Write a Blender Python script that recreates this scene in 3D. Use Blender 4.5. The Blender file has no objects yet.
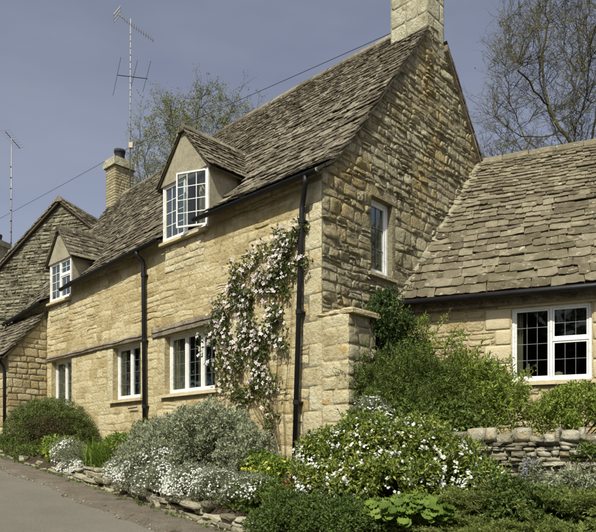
import bpy, math, random
import numpy as np
from mathutils import Vector, Matrix, noise as mnoise
from mathutils.geometry import tessellate_polygon
from mathutils.kdtree import KDTree

scene = bpy.context.scene
C = scene.collection
R = math.radians
# ------------------------------------------------------------------ camera, sky, sun, exposure
HZ = 1.75                      # eye height; "rel" heights below are measured from the eye
FPX, CX, CV = 628.0, 298.0, 455.0
cam_d = bpy.data.cameras.new('camera'); cam = bpy.data.objects.new('camera', cam_d); C.objects.link(cam)
cam.location = (0, 0, HZ); cam.rotation_euler = (R(90), 0, 0)
cam_d.sensor_width = 36; cam_d.lens = 36*FPX/596; cam_d.shift_y = (CV-266)/596
cam_d.clip_start = .1; cam_d.clip_end = 3000
scene.camera = cam
SUN_DIR = Vector((-.39, -.92, 0)).normalized(); SUN_EL = R(50)
w = bpy.data.worlds.new('World'); scene.world = w; w.use_nodes = True
nt = w.node_tree; bg = nt.nodes['Background']
sky = nt.nodes.new('ShaderNodeTexSky'); sky.sky_type = 'NISHITA'; sky.sun_disc = False
sky.sun_elevation = SUN_EL; sky.sun_rotation = math.atan2(SUN_DIR.x, SUN_DIR.y)
sky.air_density = 1.0; sky.dust_density = 3.0; sky.ozone_density = 1.5; sky.altitude = 100
hs = nt.nodes.new('ShaderNodeHueSaturation'); hs.inputs['Saturation'].default_value = .62; hs.inputs['Hue'].default_value = .514
nt.links.new(sky.outputs[0], hs.inputs['Color'])
tc = nt.nodes.new('ShaderNodeTexCoord'); mp = nt.nodes.new('ShaderNodeMapping'); mp.inputs['Scale'].default_value = (1.2, 1.2, 4.0); mp.inputs['Rotation'].default_value = (.25, .2, .4)
cn_ = nt.nodes.new('ShaderNodeTexNoise'); cn_.inputs['Scale'].default_value = 1.7; cn_.inputs['Detail'].default_value = 7; cn_.inputs['Roughness'].default_value = .55
mr_ = nt.nodes.new('ShaderNodeMapRange'); mr_.inputs['From Min'].default_value = .42; mr_.inputs['From Max'].default_value = .8; mr_.inputs['To Max'].default_value = .22
mx_ = nt.nodes.new('ShaderNodeMix'); mx_.data_type = 'RGBA'; mx_.inputs[7].default_value = (4.6, 4.8, 5.3, 1)
nt.links.new(tc.outputs['Generated'], mp.inputs[0]); nt.links.new(mp.outputs[0], cn_.inputs['Vector']); nt.links.new(cn_.outputs['Fac'], mr_.inputs['Value'])
nt.links.new(mr_.outputs[0], mx_.inputs[0]); nt.links.new(hs.outputs[0], mx_.inputs[6]); nt.links.new(mx_.outputs[2], bg.inputs[0])
bg.inputs[1].default_value = .11
sun_d = bpy.data.lights.new('sun', 'SUN'); sun = bpy.data.objects.new('sun', sun_d); C.objects.link(sun)
sun_d.energy = 4.7; sun_d.angle = R(.5); sun_d.color = (1, .962, .85)
sv = Vector((SUN_DIR.x*math.cos(SUN_EL), SUN_DIR.y*math.cos(SUN_EL), math.sin(SUN_EL)))
sun.rotation_euler = sv.to_track_quat('Z', 'Y').to_euler(); sun.location = sv*60
vs = scene.view_settings; vs.view_transform = 'Standard'; vs.look = 'None'; vs.gamma = 1; vs.exposure = 0.2

# ------------------------------------------------------------------ helpers
rng = random.Random(7); nr = np.random.RandomState(11)
def obj(name, me, mat=None, parent=None, loc=None):
    o = bpy.data.objects.new(name, me); C.objects.link(o)
    if mat is not None and me is not None and not me.materials: me.materials.append(mat)
    if parent: o.parent = parent
    if loc is not None: o.location = loc
    return o
def mk(name, V, F, smooth=False):
    me = bpy.data.meshes.new(name); me.from_pydata([tuple(v) for v in V], [], [tuple(f) for f in F])
    if smooth: me.polygons.foreach_set('use_smooth', [True]*len(me.polygons))
    me.update(); return me
def mesh(name, V, F, mat, parent=None, smooth=False, loc=None):
    return obj(name, mk(name, V, F, smooth), mat, parent, loc)
def tag(o, label=None, cat=None, group=None, kind=None):
    if label: o['label'] = label
    if cat: o['category'] = cat
    if group: o['group'] = group
    if kind: o['kind'] = kind
    return o
def thing(name, label, cat, loc=(0, 0, 0), rz=0, group=None):
    o = bpy.data.objects.new(name, None); C.objects.link(o); o.location = loc; o.rotation_euler = (0, 0, rz)
    o.empty_display_size = .2
    return tag(o, label, cat, group)
def npmesh(name, V, F, mat, parent=None, rnd=None, smooth=False, loc=None):
    """V (n,3), F (m,k) arrays"""
    V = np.asarray(V, np.float32); F = np.asarray(F, np.int32); k = F.shape[1]
    me = bpy.data.meshes.new(name); me.vertices.add(len(V)); me.vertices.foreach_set('co', V.ravel())
    me.loops.add(F.size); me.loops.foreach_set('vertex_index', F.ravel())
    me.polygons.add(len(F)); me.polygons.foreach_set('loop_start', np.arange(0, F.size, k, dtype=np.int32))
    me.polygons.foreach_set('loop_total', np.full(len(F), k, np.int32))
    if smooth: me.polygons.foreach_set('use_smooth', np.ones(len(F), bool))
    if rnd is not None:
        a = me.attributes.new('rnd', 'FLOAT', 'POINT'); a.data.foreach_set('value', np.asarray(rnd, np.float32))
    me.update(calc_edges=True); return obj(name, me, mat, parent, loc)
class Col:
    def __init__(s): s.V = []; s.F = []; s.r = []
    def add(s, V, F, r=None):
        b = len(s.V); s.V += [tuple(v) for v in V]; s.F += [tuple(i+b for i in f) for f in F]
        s.r += [r if r is not None else 0.0]*len(V)
    def box(s, x0, x1, y0, y1, z0, z1, r=None):
        s.add([(x0, y0, z0), (x1, y0, z0), (x1, y1, z0), (x0, y1, z0), (x0, y0, z1), (x1, y0, z1), (x1, y1, z1), (x0, y1, z1)],
              [(0, 3, 2, 1), (4, 5, 6, 7), (0, 1, 5, 4), (1, 2, 6, 5), (2, 3, 7, 6), (3, 0, 4, 7)], r)
    def tube(s, pts, rad, k=8, cap=True, r=None):
        pts = [Vector(p) for p in pts]; n = len(pts); V = []; F = []
        if not hasattr(rad, '__len__'): rad = [rad]*n
        up = None
        for i, p in enumerate(pts):
            d = (pts[min(i+1, n-1)]-pts[max(i-1, 0)]).normalized()
            if up is None: up = Vector((0, 0, 1)) if abs(d.z) < .9 else Vector((1, 0, 0))
            a = d.cross(up).normalized(); b = a.cross(d); up = b
            for j in range(k):
                q = 2*math.pi*j/k; V.append(p+(a*math.cos(q)+b*math.sin(q))*rad[i])
        for i in range(n-1):
            for j in range(k): F.append((i*k+j, i*k+(j+1) % k, (i+1)*k+(j+1) % k, (i+1)*k+j))
        if cap: F.append(tuple(range(k))[::-1]); F.append(tuple((n-1)*k+j for j in range(k)))
        s.add(V, F, r)
    def build(s, name, mat, parent=None, smooth=False, loc=None):
        me = mk(name, s.V, s.F, smooth)
        a = me.attributes.new('rnd', 'FLOAT', 'POINT'); a.data.foreach_set('value', s.r)
        return obj(name, me, mat, parent, loc)
def extrude_poly(loops, m, th):
    """loops: outer + holes of (u,v); m(u,v,w)->xyz; returns V,F of slab from w=0 to w=th"""
    tris = tessellate_polygon([[Vector((u, v, 0)) for u, v in lp] for lp in loops])
    flat = [p for lp in loops for p in lp]; n = len(flat)
    V = [m(u, v, 0) for u, v in flat]+[m(u, v, th) for u, v in flat]; F = []
    for t in tris: F.append(tuple(t)); F.append(tuple(i+n for i in t[::-1]))
    b = 0
    for lp in loops:
        k = len(lp)
        for i in range(k): F.append((b+i, b+(i+1) % k, n+b+(i+1) % k, n+b+i))
        b += k
    return V, F
def slab(name, loops, m, th, mat, parent=None):
    V, F = extrude_poly(loops, m, th); me = mk(name, V, F)
    import bmesh
    bm = bmesh.new(); bm.from_mesh(me); bmesh.ops.recalc_face_normals(bm, faces=bm.faces); bm.to_mesh(me); bm.free()
    return obj(name, me, mat, parent)
# ------------------------------------------------------------------ frames: main cottage (x right along wall, y back, z up)
D_ = Vector((-.728, .686, 0)).normalized(); E_ = Vector((D_.y, -D_.x, 0))
CO = Vector((.382, 10.0, 0))
def ts(X, Y):
    p = Vector((X, Y, 0))-CO; return p.dot(D_), p.dot(E_)
def wp(t, s, z=0):            # t left along front wall, s back, z rel to eye
    p = CO+D_*t+E_*s; return Vector((p.x, p.y, z+HZ))
def pix(u, v, Y):             # pixel + distance
    return Vector(((u-CX)/FPX*Y, Y, (CV-v)/FPX*Y+HZ))
def wallpix(u, v):            # pixel on the front wall -> (t, z rel)
    a = (u-CX)/FPX; t = (CO.x-a*CO.y)/(a*D_.y-D_.x); Y = CO.y+D_.y*t
    return t, (CV-v)/FPX*Y
def n1(x, seed=0.): return mnoise.noise(Vector((x, seed*7.31+.37, seed*1.7)))
def road_z(t): return float(np.interp(t, [-300, -30, -7, 0, 12, 40, 300], [-6, -2.7, -1.72, -1.10, .55, 1.9, 5]))
WX = Vector((.927, -.375, 0)).normalized(); WY = Vector((.375, .927, 0)).normalized()
LW = Vector((2.4, 8.3, 0))
def sm(a, b, x):
    x = min(1, max(0, (x-a)/(b-a))); return x*x*(3-2*x)
def ground_z(X, Y):
    t, s = ts(X, Y); r = road_z(t)
    rise = float(np.interp(t, [-2, 0, 10], [.65, .65, .22]))
    z = r-.03+sm(-1.86, -1.72, s)*.3+sm(-1.7, -.1, s)*(rise-.27)
    wl = (Vector((X, Y, 0))-LW).dot(WY)
    k = sm(.02, .25, wl)*sm(-.45, -.75, t)*(1 if s < 30 else 0)
    if t < -.2: z = z*(1-k)+k*max(z, .12)
    return z
# ------------------------------------------------------------------ materials
def pm(name, stops, wr=.4, s1=1.3, w1=.35, s2=11, w2=.25, spots=(), bump=None, rough=.9, transl=0., spec=.25, metal=0, ramp=(.2, .8)):
    m = bpy.data.materials.new(name); m.use_nodes = True; nt = m.node_tree; N = nt.nodes; L = nt.links
    if any(k in name for k in ('stone', 'mortar', 'render', 'fillet', 'block')) and 'slate' not in name: stops = [(a_, g_*1.065, b_*1.10) for a_, g_, b_ in stops]
    if 'slate' in name: stops = [(a_*.98, g_*1.055, b_*1.10) for a_, g_, b_ in stops]
    if name in ('asphalt', 'verge_dirt'): stops = [(a_, g_*1.03, b_*1.10) for a_, g_, b_ in stops]
    b = N['Principled BSDF']; b.inputs['Roughness'].default_value = rough; b.inputs['Metallic'].default_value = metal
    b.inputs['Specular IOR Level'].default_value = spec
    geo = N.new('ShaderNodeNewGeometry'); at = N.new('ShaderNodeAttribute'); at.attribute_name = 'rnd'; oi = N.new('ShaderNodeObjectInfo')
    def mth(op, a, b_=None):
        x = N.new('ShaderNodeMath'); x.operation = op
        for i, q in enumerate((a, b_)):
            if q is None: continue
            if isinstance(q, (int, float)): x.inputs[i].default_value = q
            else: L.new(q, x.inputs[i])
        return x.outputs[0]
    def nz(sc, det=4, r=.6):
        x = N.new('ShaderNodeTexNoise'); x.inputs['Scale'].default_value = sc; x.inputs['Detail'].default_value = det; x.inputs['Roughness'].default_value = r
        L.new(geo.outputs['Position'], x.inputs['Vector']); return x.outputs['Fac']
    rv = mth('FRACT', mth('ADD', at.outputs['Fac'], oi.outputs['Random']))
    tot = mth('MULTIPLY', rv, wr)
    # stretch noises about .5
    for sc, ww in ((s1, w1), (s2, w2)):
        if ww: tot = mth('ADD', tot, mth('MULTIPLY', mth('ADD', mth('MULTIPLY', mth('SUBTRACT', nz(sc), .5), 2.2), .5), ww))
    cr = N.new('ShaderNodeValToRGB'); e = cr.color_ramp.elements
    for i, c in enumerate(stops):
        p = ramp[0]+(ramp[1]-ramp[0])*i/(len(stops)-1)
        el = e[i] if i < 2 else e.new(p)
        el.position = p; el.color = (*c, 1)
    L.new(tot, cr.inputs[0]); colr = cr.outputs[0]
    for sc, thr, wd, c in spots:
        mr = N.new('ShaderNodeMapRange'); mr.inputs['From Min'].default_value = thr; mr.inputs['From Max'].default_value = thr+wd
        L.new(nz(sc, 3), mr.inputs['Value'])
        mx = N.new('ShaderNodeMix'); mx.data_type = 'RGBA'; L.new(mr.outputs[0], mx.inputs[0]); L.new(colr, mx.inputs[6]); mx.inputs[7].default_value = (*c, 1)
        colr = mx.outputs[2]
    L.new(colr, b.inputs['Base Color'])
    if bump:
        bp = N.new('ShaderNodeBump'); bp.inputs['Distance'].default_value = bump[1]; bp.inputs['Strength'].default_value = 1
        L.new(nz(bump[0], 6, .65), bp.inputs['Height']); L.new(bp.outputs[0], b.inputs['Normal'])
    if transl:
        tr = N.new('ShaderNodeBsdfTranslucent'); L.new(colr, tr.inputs[0]); ms = N.new('ShaderNodeMixShader'); ms.inputs[0].default_value = transl
        L.new(b.outputs[0], ms.inputs[1]); L.new(tr.outputs[0], ms.inputs[2]); L.new(ms.outputs[0], N['Material Output'].inputs[0])
    return m
M = {}
M['front'] = pm('front_stone', [(.31, .225, .10), (.44, .335, .165), (.52, .415, .23), (.59, .495, .305)], wr=.42, s1=.8, w1=.34, s2=7, w2=.26,
                spots=[(5, .65, .08, (.43, .30, .11)), (1.6, .58, .10, (.56, .475, .30)), (16, .66, .05, (.26, .19, .09))], bump=(17, .035), rough=.95)
M['front_mortar'] = pm('lime_mortar', [(.29, .215, .105), (.38, .295, .155), (.47, .38, .215), (.56, .475, .295)], wr=0, s1=.8, w1=.5, s2=7, w2=.5,
                       spots=[(5, .65, .08, (.43, .30, .11)), (1.6, .58, .10, (.56, .475, .30)), (16, .66, .05, (.26, .19, .09))], bump=(17, .035), rough=.95)
M['rubble'] = pm('rubble_stone', [(0.197, 0.161, 0.092), (0.291, 0.239, 0.138), (0.375, 0.313, 0.189), (0.469, 0.405, 0.258)], wr=.45, s1=.9, w1=.3, s2=9, w2=.3,
                 spots=[(1.0, .53, .2, (.42, .315, .12)), (7, .62, .06, (.47, .44, .34)), (11, .67, .04, (.13, .11, .07))], bump=(19, .06), rough=.95)
M['rubble_grey'] = pm('grey_rubble_stone', [(.12, .105, .065), (.20, .175, .11), (.28, .245, .16), (.37, .33, .225)], wr=.45, s1=.9, w1=.3, s2=9, w2=.3, spots=[(1.2, .62, .12, (.30, .22, .09)), (7, .63, .06, (.40, .38, .30))], bump=(17, .07), rough=.95)
M['grey_mortar'] = pm('grey_mortar', [(.11, .095, .06), (.17, .145, .09), (.23, .2, .13)], wr=0, s1=1.2, w1=.5, s2=9, w2=.5, bump=(30, .05))
M['rubble_mortar'] = pm('rubble_mortar', [(0.172, 0.140, 0.082), (0.250, 0.211, 0.129), (0.312, 0.269, 0.172)], wr=0, s1=1.2, w1=.5, s2=9, w2=.5, bump=(30, .05))
M['wing'] = pm('wing_stone', [(.36, .26, .11), (.47, .36, .19), (.56, .46, .28)], wr=.5, s1=1.2, w1=.25, s2=9, w2=.25, bump=(24, .05), spots=[(4, .64, .06, (.42, .27, .09))])
M['ashlar'] = pm('ashlar_stone', [(.44, .34, .19), (.52, .42, .25), (.58, .48, .31)], wr=.4, s1=2, w1=.35, s2=12, w2=.25, bump=(40, .015))
M['quoin'] = pm('quoin_stone', [(.37, .29, .155), (.48, .395, .23), (.56, .475, .30), (.62, .545, .37)], wr=.2, s1=1.3, w1=.45, s2=8, w2=.35, spots=[(4, .62, .08, (.46, .32, .13)), (13, .66, .05, (.30, .24, .14))], bump=(17, .04), rough=.95)
M['chim'] = pm('chimney_stone', [(.22, .18, .10), (.36, .31, .19), (.47, .42, .28), (.56, .52, .39)], wr=.2, s1=2.2, w1=.5, s2=8, w2=.4, bump=(16, .06),
               spots=[(4, .6, .08, (.30, .26, .15)), (14, .66, .05, (.18, .16, .10))])
M['render_'] = pm('dormer_render', [(.23, .195, .125), (.31, .265, .175), (.37, .32, .22)], wr=0, s1=2, w1=.55, s2=16, w2=.45, bump=(60, .012),
                  spots=[(18, .66, .05, (.18, .15, .09))])
M['tile'] = pm('stone_slate', [(0.068, 0.053, 0.033), (0.122, 0.097, 0.061), (0.175, 0.142, 0.093), (0.264, 0.219, 0.153)], wr=.55, s1=1.2, w1=.2, s2=10, w2=.25,
               spots=[(9, .64, .05, (.46, .42, .32)), (3.1, .64, .04, (.05, .045, .028)), (22, .68, .04, (.44, .4, .31))], bump=(35, .03), rough=.95)
M['wtile'] = pm('wing_stone_slate', [(0.087, 0.067, 0.037), (0.143, 0.114, 0.069), (0.195, 0.158, 0.097), (0.260, 0.214, 0.139)], wr=.5, s1=1.2, w1=.25, s2=10, w2=.25,
                spots=[(7, .635, .06, (.44, .41, .32)), (1.4, .56, .14, (.12, .105, .06)), (2.6, .60, .10, (.29, .255, .165)), (19, .66, .04, (.42, .39, .30))], bump=(35, .03), rough=.95)
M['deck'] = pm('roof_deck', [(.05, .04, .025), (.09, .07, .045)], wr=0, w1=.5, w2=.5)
M['fillet'] = pm('lime_fillet', [(.20, .17, .105), (.30, .26, .17), (.38, .335, .235)], wr=.3, w1=.35, w2=.35, bump=(30, .03))
M['white'] = pm('white_paint', [(.50, .49, .44), (.70, .70, .66), (.79, .79, .76)], wr=0, s1=2.5, w1=.45, s2=22, w2=.55, rough=.55, ramp=(.1, .7))
M['black'] = pm('black_paint', [(.007, .007, .008), (.016, .016, .017)], wr=0, s1=4, w1=.5, s2=30, w2=.5, rough=.5, spec=.3)
M['lead'] = pm('lead_came', [(.13, .13, .125), (.22, .22, .21)], wr=0, w1=.5, w2=.5, rough=.6)
M['oak'] = pm('weathered_oak', [(.11, .09, .065), (.25, .21, .15), (.42, .37, .28)], wr=0, s1=5, w1=.5, s2=30, w2=.5, bump=(40, .03))
M['metal'] = pm('galvanised', [(.24, .24, .23), (.36, .36, .35)], wr=0, w1=.5, w2=.5, rough=.5, metal=.3)
M['pot'] = pm('black_pot', [(.02, .02, .022), (.05, .048, .05)], wr=0, w1=.5, w2=.5, rough=.7)
M['brick'] = pm('pale_block', [(0.255, 0.200, 0.102), (0.340, 0.276, 0.153), (0.416, 0.348, 0.212)], wr=.5, s1=2, w1=.25, s2=12, w2=.25, bump=(30, .02))
M['asph'] = pm('asphalt', [(0.167, 0.149, 0.113), (0.213, 0.192, 0.145), (0.259, 0.236, 0.182)], wr=0, s1=.7, w1=.4, s2=70, w2=.6, bump=(120, .02), rough=.9, spots=[(55, .64, .05, (.30, .275, .22)), (.5, .60, .03, (.125, .112, .09)), (38, .67, .03, (.08, .07, .055))])
M['dirt'] = pm('verge_dirt', [(0.134, 0.106, 0.073), (0.196, 0.162, 0.112), (0.263, 0.224, 0.162)], wr=0, s1=2.5, w1=.5, s2=28, w2=.5, bump=(45, .05), spots=[(60, .63, .04, (.32, .28, .21)), (3.2, .62, .06, (.085, .08, .04))])
M['soil'] = pm('soil', [(.035, .025, .015), (.07, .05, .03), (.06, .06, .025)], wr=0, s1=1, w1=.5, s2=9, w2=.5, bump=(25, .05))
M['wstone'] = pm('wall_stone', [(.19, .16, .10), (.30, .26, .17), (.39, .34, .235), (.47, .42, .31)], wr=.55, s1=2, w1=.2, s2=12, w2=.25,
                 spots=[(6, .62, .06, (.40, .29, .12)), (9, .62, .05, (.52, .49, .40))], bump=(28, .04))
M['moss'] = pm('dark_moss', [(.018, .017, .010), (.04, .038, .02)], wr=.4, w1=.3, w2=.3, bump=(60, .02))
M['bark'] = pm('bark', [(.05, .042, .022), (.10, .085, .045)], wr=0, s1=2, w1=.5, s2=20, w2=.5)
M['twig'] = pm('lichen_bark', [(.05, .045, .025), (.10, .09, .045)], wr=0, s1=2, w1=.5, s2=20, w2=.5)
M['stem'] = pm('brown_stem', [(.07, .05, .03), (.14, .10, .06)], wr=0, w1=.5, w2=.5)
M['curtain_red'] = pm('red_curtain', [(.22, .07, .05), (.36, .16, .11)], wr=0, s1=6, w1=.6, s2=30, w2=.4)
M['curtain'] = pm('cream_curtain', [(.36, .31, .20), (.48, .42, .29)], wr=0, s1=6, w1=.6, s2=30, w2=.4)
M['wire'] = pm('cable', [(.02, .02, .02), (.03, .03, .03)], wr=0, w1=.5, w2=.5)
M['china'] = pm('china', [(.42, .33, .2), (.55, .45, .3)], wr=0, w1=.5, w2=.5, rough=.4)
def leafm(name, stops, tr=.3, wr=.75, s1=1.6, w1=.25, **k): return pm(name, stops, wr=wr, s1=s1, w1=w1, s2=5, w2=0, transl=tr, rough=.55, ramp=(.08, .92), **k)
M['l_box'] = leafm('clipped_leaf', [(.06, .085, .02), (.115, .15, .036), (.18, .22, .06)])
M['l_brown'] = leafm('browned_leaf', [(.05, .042, .018), (.10, .075, .032), (.09, .095, .03)])
M['l_silver'] = leafm('silver_leaf', [(.17, .195, .115), (.30, .33, .205), (.45, .48, .32)])
M['l_grey'] = leafm('grey_leaf', [(.12, .135, .075), (.24, .26, .16), (.36, .38, .26)])
M['l_lime'] = leafm('lime_leaf', [(0.151, 0.200, 0.020), (0.302, 0.340, 0.030), (0.497, 0.480, 0.050)])
M['l_strap'] = leafm('strap_leaf', [(0.084, 0.143, 0.020), (0.154, 0.231, 0.033), (0.226, 0.308, 0.050)])
M['l_chois'] = leafm('choisya_leaf', [(0.058, 0.097, 0.017), (0.114, 0.167, 0.028), (0.206, 0.259, 0.045), (0.389, 0.378, 0.081)])
M['l_dark'] = leafm('dark_leaf', [(0.027, 0.053, 0.015), (0.059, 0.098, 0.026), (0.101, 0.149, 0.039)])
M['l_mid'] = leafm('mid_leaf', [(0.048, 0.084, 0.016), (0.107, 0.157, 0.028), (0.191, 0.246, 0.049)])
M['l_light'] = leafm('light_leaf', [(0.113, 0.166, 0.024), (0.193, 0.261, 0.040), (0.306, 0.374, 0.068)])
M['l_hedge'] = leafm('hedge_leaf', [(0.040, 0.068, 0.015), (0.081, 0.127, 0.026), (0.139, 0.193, 0.044)])
M['l_jun'] = leafm('juniper_needle', [(.10, .135, .03), (.19, .235, .055), (.29, .33, .10)])
M['l_alch'] = leafm('lobed_leaf', [(.07, .12, .018), (.12, .185, .028), (.20, .27, .045)])
M['l_clem'] = leafm('clematis_leaf', [(.045, .06, .016), (.09, .115, .03), (.16, .18, .05)])
M['l_red'] = leafm('bronze_leaf', [(0.194, 0.050, 0.030), (0.324, 0.110, 0.060), (0.367, 0.200, 0.080)])
M['l_bud'] = leafm('spring_leaf', [(0.137, 0.152, 0.025), (0.218, 0.235, 0.045), (0.300, 0.304, 0.063)])
M['f_white'] = leafm('white_petal', [(.68, .70, .64), (.80, .81, .76)], .2)
M['f_pink'] = leafm('pink_petal', [(.62, .50, .51), (.74, .66, .65), (.82, .77, .75)], .2)
M['f_yellow'] = leafm('yellow_petal', [(.52, .50, .05), (.64, .60, .10)], .2)
M['f_blue'] = leafm('violet_petal', [(.12, .10, .34), (.22, .19, .50)], .2)
M['f_red'] = leafm('red_petal', [(.5, .12, .08), (.6, .2, .12)], .2)
def glass():
    m = bpy.data.materials.new('window_glass'); m.use_nodes = True; nt = m.node_tree; N = nt.nodes; L = nt.links
    N.remove(N['Principled BSDF']); g = N.new('ShaderNodeBsdfGlossy'); g.inputs['Roughness'].default_value = .03; g.inputs['Color'].default_value = (.9, .93, .95, 1)
    t = N.new('ShaderNodeBsdfTransparent'); t.inputs[0].default_value = (.80, .84, .82, 1)
    f = N.new('ShaderNodeFresnel'); f.inputs[0].default_value = 1.5
    no = N.new('ShaderNodeTexNoise'); no.inputs['Scale'].default_value = 2.5; bp = N.new('ShaderNodeBump'); bp.inputs['Distance'].default_value = .012
    ge = N.new('ShaderNodeNewGeometry'); L.new(ge.outputs['Position'], no.inputs['Vector']); L.new(no.outputs['Fac'], bp.inputs['Height']); L.new(bp.outputs[0], g.inputs['Normal'])
    mu = N.new('ShaderNodeMath'); mu.operation = 'MULTIPLY'; mu.inputs[1].default_value = .55; L.new(f.outputs[0], mu.inputs[0]); ms = N.new('ShaderNodeMixShader'); L.new(mu.outputs[0], ms.inputs[0]); L.new(t.outputs[0], ms.inputs[1]); L.new(g.outputs[0], ms.inputs[2])
    L.new(ms.outputs[0], N['Material Output'].inputs[0]); return m
M['glass'] = glass()

# ------------------------------------------------------------------ ground, road, verge
def axis(lo, hi, step, far):
    a = list(np.arange(lo, hi+1e-6, step)); k = step; x = hi
    while x < far: k *= 1.35; x += k; a.append(x)
    k = step; x = lo; pre = []
    while x > -far: k *= 1.35; x -= k; pre.append(x)
    return pre[::-1]+a
gx = axis(-16, 9, .17, 900); gy = axis(1, 22, .17, 900)
V = [(x, y, ground_z(x, y)+HZ+.03*n1(x*1.3, y*.19)*(1 if ts(x, y)[1] > -1.6 else 0)) for y in gy for x in gx]; nx = len(gx)
F = [(j*nx+i, j*nx+i+1, (j+1)*nx+i+1, (j+1)*nx+i) for j in range(len(gy)-1) for i in range(nx-1)]
tag(mesh('ground', V, F, M['soil'], None, True), kind='structure')
def strip(name, s0, s1, t0, t1, dt, dz, mat, ns=8):
    tt = np.arange(t0, t1, dt); V = []; F = []
    for t in tt:
        a = s0(t); b = s1(t)
        for j in range(ns+1):
            s = a+(b-a)*j/ns; V.append(wp(t, s, road_z(t)+dz(s, t)))
    k = ns+1
    for i in range(len(tt)-1):
        for j in range(ns): F.append((i*k+j, i*k+j+1, (i+1)*k+j+1, (i+1)*k+j))
    me = mk(name, V, F, True); me.flip_normals(); return tag(obj(name, me, mat), kind='structure')
edge = lambda t: -2.72+.20*n1(t*.55, 3)+.09*n1(t*2.3, 5)+.05*n1(t*7.1, 8)
strip('road', lambda t: -8.6, edge, -40, 60, .07, lambda s, t: .012+.03*(1-((s+5.4)/3.2)**2), M['asph'], 14)
strip('verge', lambda t: edge(t)-.25, lambda t: -1.66, -40, 60, .12, lambda s, t: -.012+.045*sm(edge(t)-.02, edge(t)+.3, s)+.014*n1(s*4, t*.9)*sm(edge(t), edge(t)+.1, s), M['dirt'], 14)

# ------------------------------------------------------------------ pieces: rocks, stones, tiles
def rock_variant(seed, rough=.13):
    r = random.Random(seed); n = 3; idx = {}; V = []; F = []
    def vid(a, b, c):
        k = (a, b, c)
        if k not in idx:
            p = Vector((a/n*2-1, b/n*2-1, c/n*2-1)); q = p.normalized()*1.25
            p = p.lerp(q, .22); p = Vector((max(-1, min(1, p.x)), max(-1, min(1, p.y)), max(-1, min(1, p.z))))
            p += Vector((r.uniform(-1, 1), r.uniform(-1, 1), r.uniform(-1, 1)))*rough
            idx[k] = len(V); V.append(p*.5)
        return idx[k]
    for i in range(n):
        for j in range(n):
            for ax in range(3):
                for sd in (0, n):
                    def g(a, b):
                        q = [0, 0, 0]; q[ax] = sd; q[(ax+1) % 3] = a; q[(ax+2) % 3] = b; return vid(*q)
                    f = (g(i, j), g(i+1, j), g(i+1, j+1), g(i, j+1)); F.append(f if sd else f[::-1])
    return V, F
ROCK = [rock_variant(100+i) for i in range(10)]
ROCKM = []
for i, (v, f) in enumerate(ROCK):
    me = mk('rock', v, f, True); me.materials.append(M['wstone']); ROCKM.append(me)
def rock(parent, loc, size, rz=0, tilt=0, name='stone'):
    o = bpy.data.objects.new(name, rng.choice(ROCKM)); C.objects.link(o); o.parent = parent
    o.location = loc; o.scale = size; o.rotation_euler = (tilt, rng.uniform(-.06, .06), rz); return o
def clip_poly(P, nx_, nz_, c):      # keep nx*x+nz*z<=c
    out = []
    for i in range(len(P)):
        a = P[i]; b = P[(i+1) % len(P)]; da = nx_*a[0]+nz_*a[1]-c; db = nx_*b[0]+nz_*b[1]-c
        if da <= 0: out.append(a)
        if da*db < 0: k = da/(da-db); out.append((a[0]+(b[0]-a[0])*k, a[1]+(b[1]-a[1])*k))
    return out
def area(P): return .5*abs(sum(P[i][0]*P[(i+1) % len(P)][1]-P[(i+1) % len(P)][0]*P[i][1] for i in range(len(P))))
def courses(z0, z1, hr, snaps=(), r=rng):
    zs = [z0]; ks = sorted([s for s in snaps if z0 < s < z1])+[z1]
    for k in ks:
        a = zs[-1]; n = max(1, round((k-a)/r.uniform(*hr))); hs_ = [r.uniform(*hr) for _ in range(n)]; sc = (k-a)/sum(hs_)
        for h in hs_: zs.append(zs[-1]+h*sc)
    return zs
def pack(x0, x1, zs, wr, gap=.012, wob=0., jit=.0, blocks=(), clips=(), split=0., r=rng):
    polys = []
    def zl(k, x): return zs[k]+(wob*(n1(x*1.7, k+.5)+.6*n1(x*5.1, k+9)) if 0 < k < len(zs)-1 else 0)
    for k in range(len(zs)-1):
        iv = [(x0, x1)]
        for (xa, xb, za, zb) in blocks:
            if za < zs[k+1]-.03 and zb > zs[k]+.03:
                niv = []
                for a, b in iv:
                    if xb <= a or xa >= b: niv.append((a, b)); continue
                    if xa > a: niv.append((a, xa))
                    if xb < b: niv.append((xb, b))
                iv = niv
        for a, b in iv:
            x = a
            while x < b-.03:
                wd = r.uniform(*wr)*(1 if r.random() > .2 else .55); e = x+wd
                if b-e < wr[0]*.5: e = b
                j1 = r.uniform(-jit, jit); j2 = r.uniform(-jit, jit); g = gap/2
                parts = [(0, 1)]
                if r.random() < split: q = r.uniform(.4, .6); parts = [(0, q), (q, 1)]
                for p0, p1 in parts:
                    L0 = zl(k, x); L1 = zl(k+1, x); R0 = zl(k, e); R1 = zl(k+1, e); mx_ = (x+e)/2; M0 = zl(k, mx_); M1 = zl(k+1, mx_)
                    P = [(x+g+j1, L0+(L1-L0)*p0+g), (mx_, M0+(M1-M0)*p0+g+r.uniform(0, jit*.5)), (e-g+j2, R0+(R1-R0)*p0+g),
                         (e-g-j2, R0+(R1-R0)*p1-g), (mx_, M0+(M1-M0)*p1-g-r.uniform(0, jit*.5)), (x+g-j1, L0+(L1-L0)*p1-g)]
                    for c in clips:
                        if len(P) > 2: P = clip_poly(P, *c)
                    if len(P) > 2 and area(P) > .0015: polys.append(P)
                x = e
    return polys
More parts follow.
